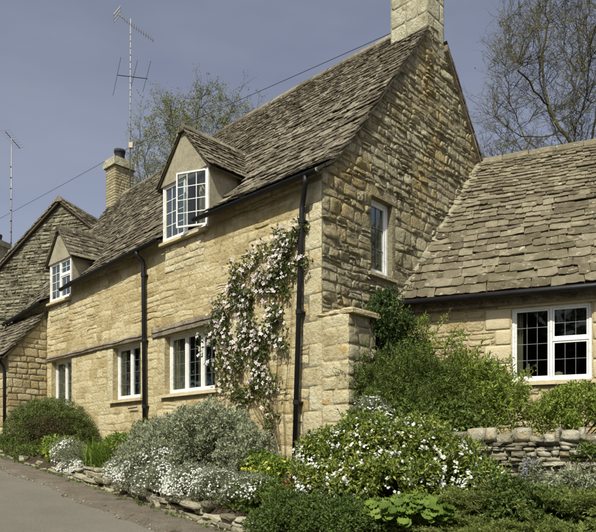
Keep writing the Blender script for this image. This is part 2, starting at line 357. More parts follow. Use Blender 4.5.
def stone_geo(P, proud, r, rough=.35, sharp=False):
    n = len(P); ring = []
    for i in range(n):
        p = P[i]; a = P[i-1]; b = P[(i+1) % n]
        q = .16 if n > 4 else .05
        ring.append((p[0]+(a[0]-p[0])*q, p[1]+(a[1]-p[1])*q)); ring.append((p[0]+(b[0]-p[0])*q, p[1]+(b[1]-p[1])*q))
    cx = sum(p[0] for p in ring)/len(ring); cz = sum(p[1] for p in ring)/len(ring); k = len(ring); V = []
    tx = r.uniform(-1, 1)*rough; tz = r.uniform(-1, 1)*rough
    W = max(abs(p[0]-cx) for p in ring)+1e-4; H = max(abs(p[1]-cz) for p in ring)+1e-4
    for sc, ht in (((1, -.004), (.95, proud*.25), (.8, proud*.85), (.42, proud*1.05)) if sharp == 'soft' else ((1, -.03), (.97, proud*.62), (.86, proud*1.0), (.45, proud*1.04)) if sharp else ((1, -.03), (.98, proud*.45), (.80, proud*.95), (.42, proud*1.08))):
        for p in ring:
            dx = (p[0]-cx)*sc; dz = (p[1]-cz)*sc
            h = ht if ht < 0 else ht*(1+tx*dx/W+tz*dz/H)+proud*rough*r.uniform(-.5, .5)*(1 if sc < .99 else 0)
            V.append((cx+dx, cz+dz, h))
    V.append((cx, cz, proud*(1.08+rough*r.uniform(-.4, .4)))); F = []
    for a in range(3):
        for i in range(k): F.append((a*k+i, a*k+(i+1) % k, (a+1)*k+(i+1) % k, (a+1)*k+i))
    for i in range(k): F.append((3*k+i, 3*k+(i+1) % k, 4*k))
    return V, F, (cx, cz)
def stones(parent, polys, m, mat, proud=(.01, .02), rough=.35, cap=300, key=None, seed=1, flip=False, name='stone', sharp=False):
    """m(x,z,out)->xyz in parent space. biggest `cap` are parts, the rest one stuff part"""
    r = random.Random(seed)
    def orient(F): return [f[::-1] for f in F] if flip else F
    polys = sorted(polys, key=key or (lambda P: -area(P))); rest = Col()
    for i, P in enumerate(polys):
        V, F, c = stone_geo(P, proud(P, r) if callable(proud) else r.uniform(*proud), r, rough, sharp); W = [Vector(m(*v)) for v in V]; rv = r.random()
        if i < cap:
            o = Vector(m(c[0], c[1], 0)); mesh(name, [p-o for p in W], orient(F), mat, parent, True, o)
        else: rest.add(W, orient(F), rv)
    if rest.V: tag(rest.build('small_stones', mat, parent, True), kind='stuff')
def tile_variant(seed):
    r = random.Random(seed); V = []; F = []; nx_ = 5; ys = (0, .12, .55, 1.0)
    cl = r.uniform(.0, .10)*(r.random() < .5); cr_ = r.uniform(.0, .12)*(r.random() < .5)
    for j, y in enumerate(ys):
        for i in range(nx_):
            x = i/(nx_-1)-.5
            yy = y+(r.uniform(-.035, .035) if j == 0 else 0)
            if j == 0 and i == 0: yy += cl
            if j == 0 and i == nx_-1: yy += cr_
            V.append((x*(1+r.uniform(-.02, .02)), yy, 1+r.uniform(-.22, .22)-(.22 if j == 0 else 0)))
    b = len(V)
    for j, y in enumerate(ys):
        for i in ((range(nx_)) if j == 0 else (0, nx_-1)): V.append((V[j*nx_+i][0], V[j*nx_+i][1]+(.012 if j == 0 else 0), 0))
    for j in range(3):
        for i in range(nx_-1): F.append((j*nx_+i, j*nx_+i+1, (j+1)*nx_+i+1, (j+1)*nx_+i))
    for i in range(nx_-1): F.append((b+i, b+i+1, i+1, i))
    L = [b, b+5, b+7, b+9]; Rr = [b+4, b+6, b+8, b+10]
    for j in range(3):
        F.append((L[j], j*nx_, (j+1)*nx_, L[j+1])); F.append((j*nx_+4, Rr[j], Rr[j+1], (j+1)*nx_+4))
    return V, F
TILEV = [tile_variant(500+i) for i in range(14)]
TILEM = {}
def tilemesh(i, mk_):
    if (i, mk_) not in TILEM:
        me = mk('tile', *TILEV[i]); me.materials.append(M[mk_]); TILEM[(i, mk_)] = me
    return TILEM[(i, mk_)]
def tiles(parent, P, length, arange, expo, wr, th, mat, cap=300, seed=3, jit=1., key=None, up=1.9):
    """P(a,b)->Vector; b metres up the slope from the eave; arange(b)->(a0,a1); expo(b) exposure; parts are children of parent"""
    r = random.Random(seed); L = []; b = 0; k = 0
    while b < length-.05:
        ex = expo(b)
        for a0, a1 in arange(b+ex*.5):
            a = a0
            while a < a1-.04:
                wd = r.uniform(*wr)*(1-.35*b/length)*(1 if r.random() > .25 else .6); e = min(a+wd, a1)
                if a1-e < wr[0]*.4: e = a1
                L.append((a, e, b+r.uniform(-.02, .02)*jit, ex, k)); a = e
        b += ex; k += 1
    def frame(a, e, bb, ex):
        c = (a+e)/2; o = P(c, bb); ax = (P(e, bb)-P(a, bb)).normalized(); ay = (P(c, bb+.1)-P(c, bb-.02)).normalized(); az = ax.cross(ay).normalized(); ay = az.cross(ax)
        t = th*r.uniform(.75, 1.4); ln = min(ex*up, max(.1, length-bb+.02))
        rot = Matrix((ax, ay, az)).transposed() @ Matrix.Rotation(-math.atan2(th*1.05, ex)+r.gauss(0, .025)*jit, 3, 'X') @ Matrix.Rotation(r.gauss(0, .022)*jit, 3, 'Y') @ Matrix.Rotation(r.gauss(0, .02)*jit, 3, 'Z')
        return o+az*(th*up*1.03), rot, Vector(((e-a)*.985, ln, t))
    L.sort(key=key or (lambda q: -(q[1]-q[0])*q[3])); rest = Col()
    for i, (a, e, bb, ex, k) in enumerate(L):
        o, rot, sc = frame(a, e, bb, ex); vi = r.randrange(len(TILEV))
        if i < cap:
            ob = bpy.data.objects.new('tile', tilemesh(vi, mat)); C.objects.link(ob); ob.parent = parent
            ob.matrix_local = Matrix.LocRotScale(o, rot.to_quaternion(), sc)
        else:
            v, f = TILEV[vi]; rest.add([o+rot @ Vector((p[0]*sc.x, p[1]*sc.y, p[2]*sc.z)) for p in v], f, r.random())
    if rest.V: tag(rest.build('small_tiles', M[mat], parent), kind='stuff')
# ------------------------------------------------------------------ windows
def window(parent, loc, rz, W, H, ncol, grid=(2, 4), recess=.12, sill=True, lead='lead', transom=None, open_leaf=None, lead_w=.012, sash=.03, sill_mat='ashlar', bottom=.06, sill_w=.1):
    fr = Col(); f = .045; x0 = -W/2; x1 = W/2; y0 = recess; y1 = recess+.07
    fr.box(x0, x0+f, y0, y1, 0, H); fr.box(x1-f, x1, y0, y1, 0, H); fr.box(x0+f, x1-f, y0, y1, H-f, H); fr.box(x0+f, x1-f, y0-.02, y1, 0, bottom)
    cw = (W-2*f)/ncol
    for i in range(1, ncol): c = x0+f+i*cw; fr.box(c-.02, c+.02, y0, y1, bottom, H-f)
    cells = []
    for i in range(ncol):
        a = x0+f+i*cw+(.022 if i else 0); b = x0+f+(i+1)*cw-(.022 if i < ncol-1 else 0)
        if transom and transom[0] == i:
            zt = transom[1]; fr.box(a, b, y0, y1, zt-.025, zt+.025); cells += [(a, b, bottom, zt-.025, i), (a, b, zt+.025, H-f, i)]
        else: cells.append((a, b, bottom, H-f, i))
    win = fr.build('window', M['white'], parent); win.location = loc; win.rotation_euler = (0, 0, rz)
    for (a, b, c, d, i) in cells:
        par = dict(loc=None)
        opened = open_leaf and open_leaf[0] == i
        hx = b if opened else 0; hy = y0 if opened else 0
        cs = Col(); yo = y0+.012-hy; y2 = y0+.055-hy; A = a-hx+.003; B = b-hx-.003
        cs.box(A, A+sash, yo, y2, c+.003, d-.003); cs.box(B-sash, B, yo, y2, c+.003, d-.003); cs.box(A+sash, B-sash, yo, y2, d-.003-sash, d-.003); cs.box(A+sash, B-sash, yo, y2, c+.003, c+.003+sash)
        pn = Col(); ym = y0+.034-hy; pn.box(A+sash, B-sash, ym, ym+.004, c+sash, d-sash)
        ld = Col(); g = grid if not (transom and transom[0] == i) else (grid[0], max(1, grid[1]//2))
        for q in range(1, g[0]): xx = A+sash+(B-A-2*sash)*q/g[0]; ld.box(xx-lead_w/2, xx+lead_w/2, ym-.008, ym-.001, c+sash, d-sash)
        for q in range(1, g[1]): zz = c+sash+(d-c-2*sash)*q/g[1]; ld.box(A+sash, B-sash, ym-.0095, ym-.0015, zz-lead_w/2, zz+lead_w/2)
        obs = [cs.build('casement', M['white'], win), pn.build('pane', M['glass'], win)]
        if ld.V: obs.append(ld.build('glazing_bars', M[lead], win))
        if opened:
            for o in obs: o.location = (hx, hy, 0); o.rotation_euler = (0, 0, open_leaf[1])
    if sill:
        s = Col(); a = x0-sill_w; b = x1+sill_w; n = 7
        for i in range(n):
            e0 = a+(b-a)*i/n; e1 = a+(b-a)*(i+1)/n; dz = rng.uniform(-.004, .004)
            s.add([(e0, -.07+dz, -.075), (e1, -.07+dz, -.075), (e1, y0+.03, -.075), (e0, y0+.03, -.075), (e0, -.065, -.02), (e1, -.065, -.02), (e1, y0+.03, -.004), (e0, y0+.03, -.004)],
                  [(4, 5, 6, 7), (0, 1, 5, 4), (0, 3, 2, 1)]+([(3, 0, 4, 7)] if i == 0 else [])+([(1, 2, 6, 5)] if i == n-1 else []))
        s.build('sill', M[sill_mat], win)
    return win
def curtain(win, x0, x1, z0, z1, y, mat, folds=6):
    n = folds*6; V = []; F = []
    for i in range(n+1):
        x = x0+(x1-x0)*i/n; yy = y+.03*math.sin(i/n*folds*2*math.pi)+.01*math.sin(i*1.7)
        V += [(x, yy, z0), (x, yy, z1)]
    for i in range(n): F.append((2*i, 2*i+2, 2*i+3, 2*i+1))
    mesh('curtain', V, F, M[mat], win, True)
# ------------------------------------------------------------------ main cottage
RZM = math.atan2(-D_.y, -D_.x)
def rebase(th, dz):
    th.location.z += dz
    for c in list(th.children): c.location.z -= dz
cot = thing('cottage', 'long honey-stone cottage with two dormers, tall gable end and stone slate roof', 'cottage', (CO.x, CO.y, HZ), RZM)
GW = 6.8; APS = 3.4
def edrop(t): return float(np.interp(t, [0, 3.4, 4.3, 8.4, 11, 12.5], [0, 0, .13, .36, .66, .8]))
def rdrop(t): return float(np.interp(t, [0, 4, 6.6, 10, 12.5], [.02, 0, .04, .30, .36]))
SP = [-.2, .2, .7, 3.4]; ZP = [4.50, 4.76, 5.28, 8.76]
CL = [0.]
for i in range(3): CL.append(CL[-1]+math.hypot(SP[i+1]-SP[i], ZP[i+1]-ZP[i]))
SL = CL[-1]
def roof_z(t, s):
    f = min(1, max(0, (s-SP[0])/(SP[3]-SP[0])))
    return float(np.interp(s, SP, ZP))-edrop(t)*(1-f)-rdrop(t)*f+.035*n1(t*.7, s*.5+2)*(f*(1-f)*4)
def roofP(a, b):
    s = float(np.interp(b, [-1]+CL+[SL+1], [SP[0]-.84]+SP+[SP[3]+.612]))
    z = roof_z(-a, s)
    if b < 0: z += b*.5
    if b > SL: z += (b-SL)*.79
    return Vector((a, s, z))
DORM = [dict(x=-3.62, hw=.74, z0=4.36, zt=5.54, ap=6.42), dict(x=-8.9, hw=.575, z0=3.97, zt=4.99, ap=5.72)]
for d in DORM:
    d['ra'] = d['ap']+.06; d['re'] = d['zt']-.06; d['rw'] = d['hw']+.12; d['k'] = (d['ra']-d['re'])/d['rw']
XL = -11.95; XR = .085
def rrange(b):
    iv = [(XL, XR if roofP(0, b).y < 3.05 else -.86)]
    for d in DORM:
        z = roofP(d['x'], b).z
        h = d['hw']+.0 if z < d['re']+.12 else max(0, (d['ra']-z)/d['k'])
        if h > .02:
            out = []
            for a0, a1 in iv:
                if d['x']-h > a0 and d['x']+h < a1: out += [(a0, d['x']-h), (d['x']+h, a1)]
                else: out.append((a0, a1))
            iv = out
    return iv
# walls
GWIN = [(-4.30, -2.67, 3), (-6.33, -5.2, 2), (-9.4, -8.3, 2)]; WZ0, WZ1 = 1.25, 2.45
top = [(XL+.1, roof_z(11.85, 0)-.03)]
for x in (-10.5, DORM[1]['x']-DORM[1]['hw']): top.append((x, roof_z(-x, 0)-.03))
d = DORM[1]; top += [(d['x']-d['hw'], d['z0']), (d['x']+d['hw'], d['z0'])]
for x in (DORM[1]['x']+DORM[1]['hw'], -6.5, DORM[0]['x']-DORM[0]['hw']): top.append((x, roof_z(-x, 0)-.03))
d = DORM[0]; top += [(d['x']-d['hw'], d['z0']), (d['x']+d['hw'], d['z0'])]
for x in (DORM[0]['x']+DORM[0]['hw'], -.451): top.append((x, roof_z(-x, 0)-.03))
outer = [(-.451, -1.3), (XL+.1, -.9)]+top
fw = slab('front_wall', [outer[::-1]]+[[(a, WZ0), (b, WZ0), (b, WZ1), (a, WZ1)] for a, b, n in GWIN], lambda u, v, w: (u, w, v), .45, M['front_mortar'], cot)
zs = courses(-.9, 4.75, (.14, .3), [WZ0, WZ1+.02, 2.68, 3.95, 4.36])
PATCH = [(-4.3, -3.0, 3.72, 4.28), (-9.45, -8.45, 3.45, 3.88)]
blocks = [(a-.01, b+.01, WZ0-.08, WZ1) for a, b, n in GWIN]+[(-4.75, -2.5, 2.45, 2.68), (-9.65, -5.0, 2.45, 2.62)]+PATCH
QZ = courses(-.75, 4.4, (.3, .55)); QB = [(-(.42 if i % 2 else .28), 0, QZ[i], QZ[i+1]) for i in range(len(QZ)-1)]
blocks += QB+[(a-.26, a-.01, WZ0, WZ1) for a, b, n in GWIN[:2]]+[(b+.01, b+.24, WZ0, WZ1) for a, b, n in GWIN[1:]]
blocks += [(d['x']-d['hw']-.02, d['x']+d['hw']+.02, d['z0']-.06, 9) for d in DORM]
polys = pack(XL+.12, 0, zs, (.2, .62), .012, .045, .035, blocks, split=.14)
fr_ = random.Random(5); keep = []
for P in polys:
    cx = sum(p[0] for p in P)/len(P); ztop = max(p[1] for p in P)
    if ztop > roof_z(-cx, 0)-.02: P = clip_poly(P, 0, 1, roof_z(-cx, 0)-.03)
    if len(P) > 2 and area(P) > .004 and not (cx < -9.7 and ztop < 3.4): keep.append(P)
stones(fw, keep, lambda x, z, o: (x, -o, z), M['front'], lambda P, r: max(.001, .003+.008*n1(P[0][0]*.9+3, P[0][1]*.9*.14)*1.6)*r.uniform(.4, 1.3)*1.15, .8, 300, key=lambda P: -area(P)*(1 if P[0][1] > 0 else .1), seed=4, sharp='soft')
jm = []
for a, b, n in GWIN[:2]: jm += pack(a-.26, a-.01, courses(WZ0, WZ1, (.3, .5)), (.25, .3), .008)
for a, b, n in GWIN[1:]: jm += pack(b+.01, b+.24, courses(WZ0, WZ1, (.3, .5)), (.25, .3), .008)
stones(fw, [[(a+.004, z0+.004), (b-.002, z0+.004), (b-.002, z1-.004), (a+.004, z1-.004)] for a, b, z0, z1 in QB]+jm, lambda x, z, o: (x, -o, z), M['quoin'], (.003, .009), .6, 80, seed=14, name='quoin', sharp='soft')
pp = []
for q in PATCH: pp += pack(q[0], q[1], courses(q[2], q[3], (.10, .13)), (.16, .38), .018, .015, .022)
pw = []
stones(fw, pp, lambda x, z, o: (x, -o, z), M['quoin'], (.004, .012), .6, 80, seed=6, name='block')
# gable
gl = [(0, -1.3), (GW, -1.3), (GW, 4.66), (APS, 8.68), (.7, 5.21), (.2, 4.69), (0, 4.56)]
GWN = (1.30, 1.93, 3.20, 4.53)
gw_ = slab('gable_wall', [gl, [(GWN[0], GWN[2]), (GWN[1], GWN[2]), (GWN[1], GWN[3]), (GWN[0], GWN[3])]], lambda u, v, w: (-w, u, v), .45, M['rubble_mortar'], cot)
zs = courses(-.8, 8.7, (.10, .21), [GWN[2]-.10, GWN[2], GWN[3], GWN[3]+.17])
gb = [(GWN[0]-.01, GWN[1]+.01, GWN[2]-.1, GWN[3]), (GWN[0]-.14, GWN[1]+.16, GWN[3], GWN[3]+.17), (GWN[0]-.1, GWN[1]+.12, GWN[2]-.10, GWN[2]), (GWN[1], GWN[1]+.09, GWN[2], GWN[3])]
def hp(p, q):   # half plane below line p->q
    dx = q[0]-p[0]; dz = q[1]-p[1]; return (-dz/dx, 1, p[1]-dz/dx*p[0])
clips = [hp((APS, 8.66), (GW, 4.64))]
polys = pack(0.0, GW, zs, (.12, .40), .022, .045, .04, gb, clips, split=.16)
gk = []
for P in polys:
    c = (sum(p[0] for p in P)/len(P), sum(p[1] for p in P)/len(P))
    if c[0] > 2.5 and c[1] < 2.885+1.14*(c[0]-2.12)-.45: continue
    if c[0] < .7 and c[1] < 2.2: continue
    P = clip_poly(P, *(hp((.7, 5.2), (APS, 8.66)) if c[0] > .7 else hp((.2, 4.68), (.7, 5.2)) if c[0] > .2 else hp((0, 4.54), (.2, 4.68))))
    if len(P) > 2 and area(P) > .002: gk.append(P)
stones(gw_, gk, lambda s, z, o: (o, s, z), M['rubble'], (.004, .028), 1.0, 300, seed=8, sharp=True)
c = Col(); c.box(.0, .022, GWN[0]-.13, GWN[1]+.12, GWN[3]+.003, GWN[3]+.165); c.box(-.2, .012, GWN[1]+.002, GWN[1]+.085, GWN[2]+.002, GWN[3]); c.build('window_surround', M['rubble'], gw_)
window(cot, (0, (GWN[0]+GWN[1])/2, GWN[2]), R(90), GWN[1]-GWN[0], GWN[3]-GWN[2], 1, (2, 3), .1, sash=.05, sill_mat='rubble')
# other walls
mesh('rear_wall', *(lambda c: (c.V, c.F))((lambda c: (c.box(XL+.1, -.46, GW-.45, GW, -1.2, 4.5), c)[1])(Col())), M['rubble_mortar'], cot)
slab('end_wall', [[(0.46, -.9), (GW-.46, -.9), (GW-.46, 4.2), (APS, 8.2), (.46, 4.1)]], lambda u, v, w: (XL+.1+w, u, v), .45, M['rubble'], cot)
# buttress
bt = Col(); bt.box(-.1, .53, .0, .70, -1.3, 2.2); bu = bt.build('buttress', M['front_mortar'], cot)
bz = courses(-.8, 2.19, (.22, .36))
stones(bu, pack(.0, .55, bz, (.3, .7), .008, .015, .015), lambda x, z, o: (x, -o, z), M['quoin'], (.005, .014), .7, 60, seed=12, sharp='soft')
stones(bu, pack(.0, .72, bz, (.2, .4), .02, .02, .02), lambda s, z, o: (.53+o, s, z), M['rubble'], (.01, .03), .5, 60, seed=13)
for i in range(3):
    v, f = rock_variant(900+i, .03); x0, x1 = -.12+.25*i, -.12+.25*(i+1)-.004
    mesh('cap_stone', [((x0+x1)/2+p[0]*(x1-x0)*1.02, .355+p[1]*.755, 2.225+p[2]*(.065+.008*i)) for p in v], f, M['front'], bu)
# roof
roofm = []
xs = sorted(set(list(np.linspace(XL, XR, 40))+[-.83]+[d['x']+k*d['hw'] for d in DORM for k in (-1, 1)]))
bs = list(np.linspace(0, SL, 24)); V = [roofP(x, b)-Vector((0, 0, .02)) for b in bs for x in xs]; nx = len(xs); F = []
for j in range(len(bs)-1):
    for i in range(nx-1):
        xm = (xs[i]+xs[i+1])/2; bm_ = (bs[j]+bs[j+1])/2; z = roofP(xm, bm_).z
        if xm > -.83 and roofP(xm, bs[j+1]).y > 3.22: continue
        if any(abs(xm-d['x']) < d['hw'] and z < d['ra']-d['k']*abs(xm-d['x'])-.05 for d in DORM): continue
        F.append((j*nx+i, j*nx+i+1, (j+1)*nx+i+1, (j+1)*nx+i))
b0 = len(V); V += [(x, APS+.02, roofP(x, SL).z-.02) if x < -.82 else (x, APS+.33, roofP(x, SL).z-.02-.31*1.184) for x in xs]+[(x, GW+.25, roofP(x, SL).z-4.62) for x in xs]
for i in range(nx-1): F.append((b0+i, b0+i+1, b0+nx+i+1, b0+nx+i))
roof = mesh('roof', V, F, M['deck'], cot)
tiles(roof, roofP, SL, rrange, lambda b: .20-.11*b/SL, (.14, .36), .021, 'tile', 300, 21, jit=1.35,
      key=lambda q: -(q[1]-q[0])*q[3]/(12.5-q[0]*.686+q[2]*.35))
# back slope tiles along the gable verge, seen edge-on
def backP(a, b): return Vector((-a, GW+.25-b*.63, roofP(-a, SL).z-4.62+b*.7766))
tiles(roof, backP, 5.05, lambda b: [(-XR-.02, .6)], lambda b: .22, (.3, .5), .028, 'tile', 40, 22)
vg = Col()   # verge undercloak along both rakes
for P_, n_ in ((lambda b: roofP(0, b), 22), ):
    for i in range(n_-2):
        b0_, b1_ = SL*i/n_, SL*(i+1)/n_-.01; p = P_(b0_); q = P_(b1_); o = Vector((0, 0, -.055)); dz = rng.uniform(-.006, .006)
        vg.add([p+o+Vector((-.05, 0, 0)), p+o+Vector((.06+dz, 0, 0)), q+o+Vector((.06+dz, 0, 0)), q+o+Vector((-.05, 0, 0)), p+Vector((-.05, 0, .0)), p+Vector((.06+dz, 0, .0)), q+Vector((.06+dz, 0, .0)), q+Vector((-.05, 0, .0))],
               [(0, 3, 2, 1), (4, 5, 6, 7), (0, 1, 5, 4), (1, 2, 6, 5), (2, 3, 7, 6), (3, 0, 4, 7)])
vg.build('verge', M['fillet'], roof)
bgb = Col(); y0_, z0_, y1_, z1_ = APS+.36, 8.295, GW+.2, 4.18
bgb.add([(-.3, y0_, z0_-.12), (.085, y0_, z0_-.12), (.085, y1_, z1_-.12), (-.3, y1_, z1_-.12), (-.3, y0_, z0_), (.085, y0_, z0_), (.085, y1_, z1_), (-.3, y1_, z1_)],
        [(0, 3, 2, 1)[::-1], (4, 5, 6, 7)[::-1], (0, 1, 5, 4)[::-1], (1, 2, 6, 5)[::-1], (2, 3, 7, 6)[::-1], (3, 0, 4, 7)[::-1]])
bgb.build('bargeboard', M['oak'], roof)
c = Col(); c.box(XL+.6, -.5, 2.4, 2.5, -1, 6.2); c.build('blocking_partition', M['deck'], cot)  # dark wall added inside to block bright views through the windows
slab('blocking_cross_wall', [[(.47, -1), (2.38, -1), (2.38, 6.4), (.7, 4.9), (.47, 4.6)]], lambda u, v, w_: (-2.35+w_, u, v), .1, M['deck'], cot)  # added dark screen that keeps sky light out of the gable window
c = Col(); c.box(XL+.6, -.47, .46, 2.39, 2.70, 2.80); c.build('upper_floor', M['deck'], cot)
def ridge_row(parent, p, q, zf, mat, ln=.42, wd=.17, name='ridge_stone', cap_skip=()):
    """inverted-V stones from p to q (Vectors), zf(k)->z offset"""
    n = max(2, int((q-p).length/ln)); d = (q-p).normalized(); sd = Vector((-d.y, d.x, 0)).normalized()
    for i in range(n):
        k0 = i/n; k1 = (i+.97)/n; a = p.lerp(q, k0); b = p.lerp(q, k1)
        if any(lo < (k0+k1)/2 < hi for lo, hi in cap_skip): continue
        a = a+Vector((0, 0, zf(k0)+rng.uniform(-.012, .012))); b = b+Vector((0, 0, zf(k1)+rng.uniform(-.012, .012))); V = []
        for e in (a, b):
            for s_, dz in ((-1, -wd*1.05), (-.45, -wd*.30), (0, .015), (.45, -wd*.30), (1, -wd*1.05)): V.append(e+sd*wd*s_+Vector((0, 0, dz+.03)))
            for s_, dz in ((1, -wd*1.05-.05), (-1, -wd*1.05-.05)): V.append(e+sd*wd*.9*s_+Vector((0, 0, dz+.03)))
        F = [(j, (j+1) % 7, 7+(j+1) % 7, 7+j) for j in range(7)]+[(0, 1, 2, 3, 4, 5, 6)[::-1], (7, 8, 9, 10, 11, 12, 13)]
        o = a.copy(); mesh(name, [v-o for v in V], F, mat, parent, False, o)
ridge_row(roof, Vector((XR-.1, APS, 0)), Vector((XL+.55, APS, 0)), lambda k: roofP(XR-.1+(XL+.55-XR+.1)*k, SL).z+.06, M['tile'], .45, .16, cap_skip=[(0, .075)])
# dormers
for di, d in enumerate(DORM):
    x, hw, z0, zt, ap = d['x'], d['hw'], d['z0'], d['zt'], d['ap']
    dm = slab('dormer', [[(x-hw-.09, zt-.02), (x+hw+.09, zt-.02), (x, ap+.02)]], lambda u, v, w: (u, -.03+w, v), .16, M['render_'], cot)
    for sg in (-1, 1):
        yb = float(np.interp(zt+.05, [roof_z(-x, s) for s in np.linspace(-.2, 3, 40)], np.linspace(-.2, 3, 40)))
        slab('cheek', [[(.03, z0+.05), (.03, zt+.06), (yb+.1, zt+.06), (yb-.1, zt-.25), (.1, z0+.0)]], lambda u, v, w: (x+sg*(hw+.005)-sg*w, u, v), .10, M['render_'], dm)
        ys_ = np.linspace(-.2, 3.2, 60); zr = [roof_z(-(x+sg*.4), s)+.02 for s in ys_]
        yback = lambda z: float(np.interp(z, zr, ys_))
        LN = math.hypot(d['rw'], d['ra']-d['re']); cxn = d['rw']/LN; czn = (d['ra']-d['re'])/LN
        P = lambda a, b: Vector((x+sg*(d['rw']-b*cxn), a*sg, d['re']+b*czn))
        ar = (lambda b: [(-.085, yback(d['re']+b*czn)+.05)]) if sg > 0 else (lambda b: [(-yback(d['re']+b*czn)-.05, .085)])
        tiles(dm, P, LN, ar, lambda b: .15-.03*b, (.16, .34), .02, 'tile', 120, 31+di*2+sg, jit=.8)
        V = [P(sg*-.07, 0), P(sg*yback(d['re']), 0), P(sg*yback(d['ra']), LN), P(sg*-.07, LN)]; V = [v-Vector((0, 0, .012)) for v in V]
        V2 = [v-Vector((0, 0, .022)) for v in V]
        mesh('roof_deck', V+V2, [(0, 1, 2, 3), (7, 6, 5, 4), (0, 4, 5, 1), (3, 2, 6, 7), (0, 3, 7, 4), (1, 5, 6, 2)], M['deck'], dm)
    yb = float(np.interp(d['ra'], [roof_z(-x, s) for s in np.linspace(-.2, 3.3, 60)], np.linspace(-.2, 3.3, 60)))
    ridge_row(dm, Vector((x, -.10, d['ra'])), Vector((x, yb+.12, d['ra'])), lambda k: .05, M['tile'], .4, .11)
    if di == 0:
        wn = window(cot, (x, -.03, z0), 0, 2*hw, zt-z0, 2, (3, 4), .03, open_leaf=(1, R(24)), lead='white', lead_w=.014, sill_w=.03)
        curtain(wn, .25, .62, .1, 1.1, .2, 'f_white' if False else 'curtain', 5)
    else:
        wn = window(cot, (x, -.03, z0), 0, 2*hw, zt-z0, 2, (2, 4), .03, lead='white', lead_w=.014, sill_w=.03, transom=(1, .62))
        curtain(wn, -.5, -.05, .1, .95, .2, 'curtain', 5)
# ground floor windows
for (a, b, n) in GWIN:
    wn = window(cot, ((a+b)/2, 0, WZ0), 0, b-a, WZ1-WZ0, n, (2, 4), .13, lead='lead', lead_w=.006)
    if n == 3:
        curtain(wn, -.76, -.34, .08, 1.12, .25, 'curtain', 6); curtain(wn, -.02, .26, .08, 1.12, .25, 'curtain', 5)
    elif a < -8: curtain(wn, -.4, .4, .08, 1.12, .25, 'curtain', 8)
    else: curtain(wn, -.30, -.06, .08, 1.12, .25, 'curtain_red', 4)
# timber lintels
def beam(x0, x1, z0, h, dz):
    n = int((x1-x0)/.12); V = []; F = []
    for i in range(n+1):
        x = x0+(x1-x0)*i/n; y = -.045+.012*n1(x*3, 4); zt = z0+h+.02*n1(x*2.1, 6)+dz*(i/n); zb = z0+.012*n1(x*2.7, 8)+dz*.7*(i/n); zc = zb+(zt-zb)*(.45+.2*n1(x*1.5, 3))
        V += [(x, y, zb), (x, y-.012, zc-.012), (x, y+.022, zc), (x, y-.016, zc+.014), (x, y-.006, zt), (x, .12, zt), (x, .12, zb)]
    for i in range(n):
        for j in range(7): F.append((i*7+j, (i+1)*7+j, (i+1)*7+(j+1) % 7, i*7+(j+1) % 7))
    F += [tuple(range(7)), tuple(n*7+j for j in range(7))[::-1]]
    return mesh('lintel', V, F, M['oak'], cot)
beam(-4.72, -2.52, 2.455, .17, .06); beam(-9.62, -5.02, 2.455, .10, .04)
# gutters and downpipes
def gutter(x0, x1, za, zb, y):
    V = []; F = []; k = 9
    for x, z in ((x0, za), (x1, zb)):
        for j in range(k): q = math.pi*j/(k-1); V.append((x, y-.058*math.cos(q), z-.058*math.sin(q)))
        for j in range(k): q = math.pi*(k-1-j)/(k-1); V.append((x, y-.05*math.cos(q), z+.001-.05*math.sin(q)))
    n = 2*k
    for j in range(n): F.append((j, (j+1) % n, n+(j+1) % n, n+j))
    F += [tuple(range(n))[::-1], tuple(range(n, 2*n))]
    g = mesh('gutter', V, F, M['black'], cot)
gutter(-3.02, .10, 4.47, 4.45, -.235); gutter(-8.42, -4.2, 4.12, 4.38, -.235); gutter(-11.9, -9.5, 3.74, 3.98, -.235)
def downpipe(pts, r=.043):
    c = Col(); P = []
    for i, p in enumerate(pts): P.append(Vector(p))
    c.tube(P, r, 10); o = c.build('downpipe', M['black'], cot, True)
    a, b = P[-2], P[-1]
    for k in (.04, .35, .66):
        q = a.lerp(b, k); d_ = (b-a).normalized(); c = Col(); c.tube([q-d_*.035, q+d_*.035], r+.011, 10); c.box(q.x-.06, q.x+.06, q.y+.02, .0, q.z-.015, q.z+.015); c.build('collar', M['black'], o)
downpipe([(-.14, -.235, 4.42), (-.15, -.23, 4.30), (-.33, -.09, 4.10), (-.36, -.085, 3.98), (-.50, -.14, -.75)])
downpipe([(-4.98, -.235, 4.30), (-4.98, -.23, 4.22), (-4.96, -.09, 4.1), (-4.96, -.085, 4.0), (-4.90, -.085, -.5)])
downpipe([(-11.7, -.235, 3.72), (-11.7, -.23, 3.62), (-11.7, -.08, 3.5), (-11.7, -.075, 3.4), (-11.7, -.075, 2.9)])
c = Col(); c.tube([(-5.6, -.05, 1.02), (-5.25, -.06, 1.03)], .013, 6); c.build('iron_bar', M['black'], cot)
# near chimney on the gable apex
ch = Col(); cx0, cx1, cy0, cy1 = -.84, .012, 3.10, 3.74
ch.box(cx0, cx1, cy0, cy1, 8.0, 10.4); nch = ch.build('chimney', M['fillet'], cot)
zs = courses(8.25, 10.38, (.3, .42))
stones(nch, pack(cx0, cx1, zs, (.35, .6), .012, .006, .008), lambda x, z, o: (x, cy0-o, z), M['chim'], (.002, .006), .8, 60, seed=41)
stones(nch, pack(cy0, cy1, zs, (.25, .5), .012, .006, .008), lambda s, z, o: (cx1+o, s, z), M['chim'], (.002, .006), .8, 60, seed=42)
c = Col(); c.box(cx0-.08, cx1+.07, cy0-.08, cy1+.08, 10.4, 10.52); c.box(cx0-.04, cx1+.03, cy0-.04, cy1+.04, 10.52, 10.6); c.build('cap', M['chim'], nch)
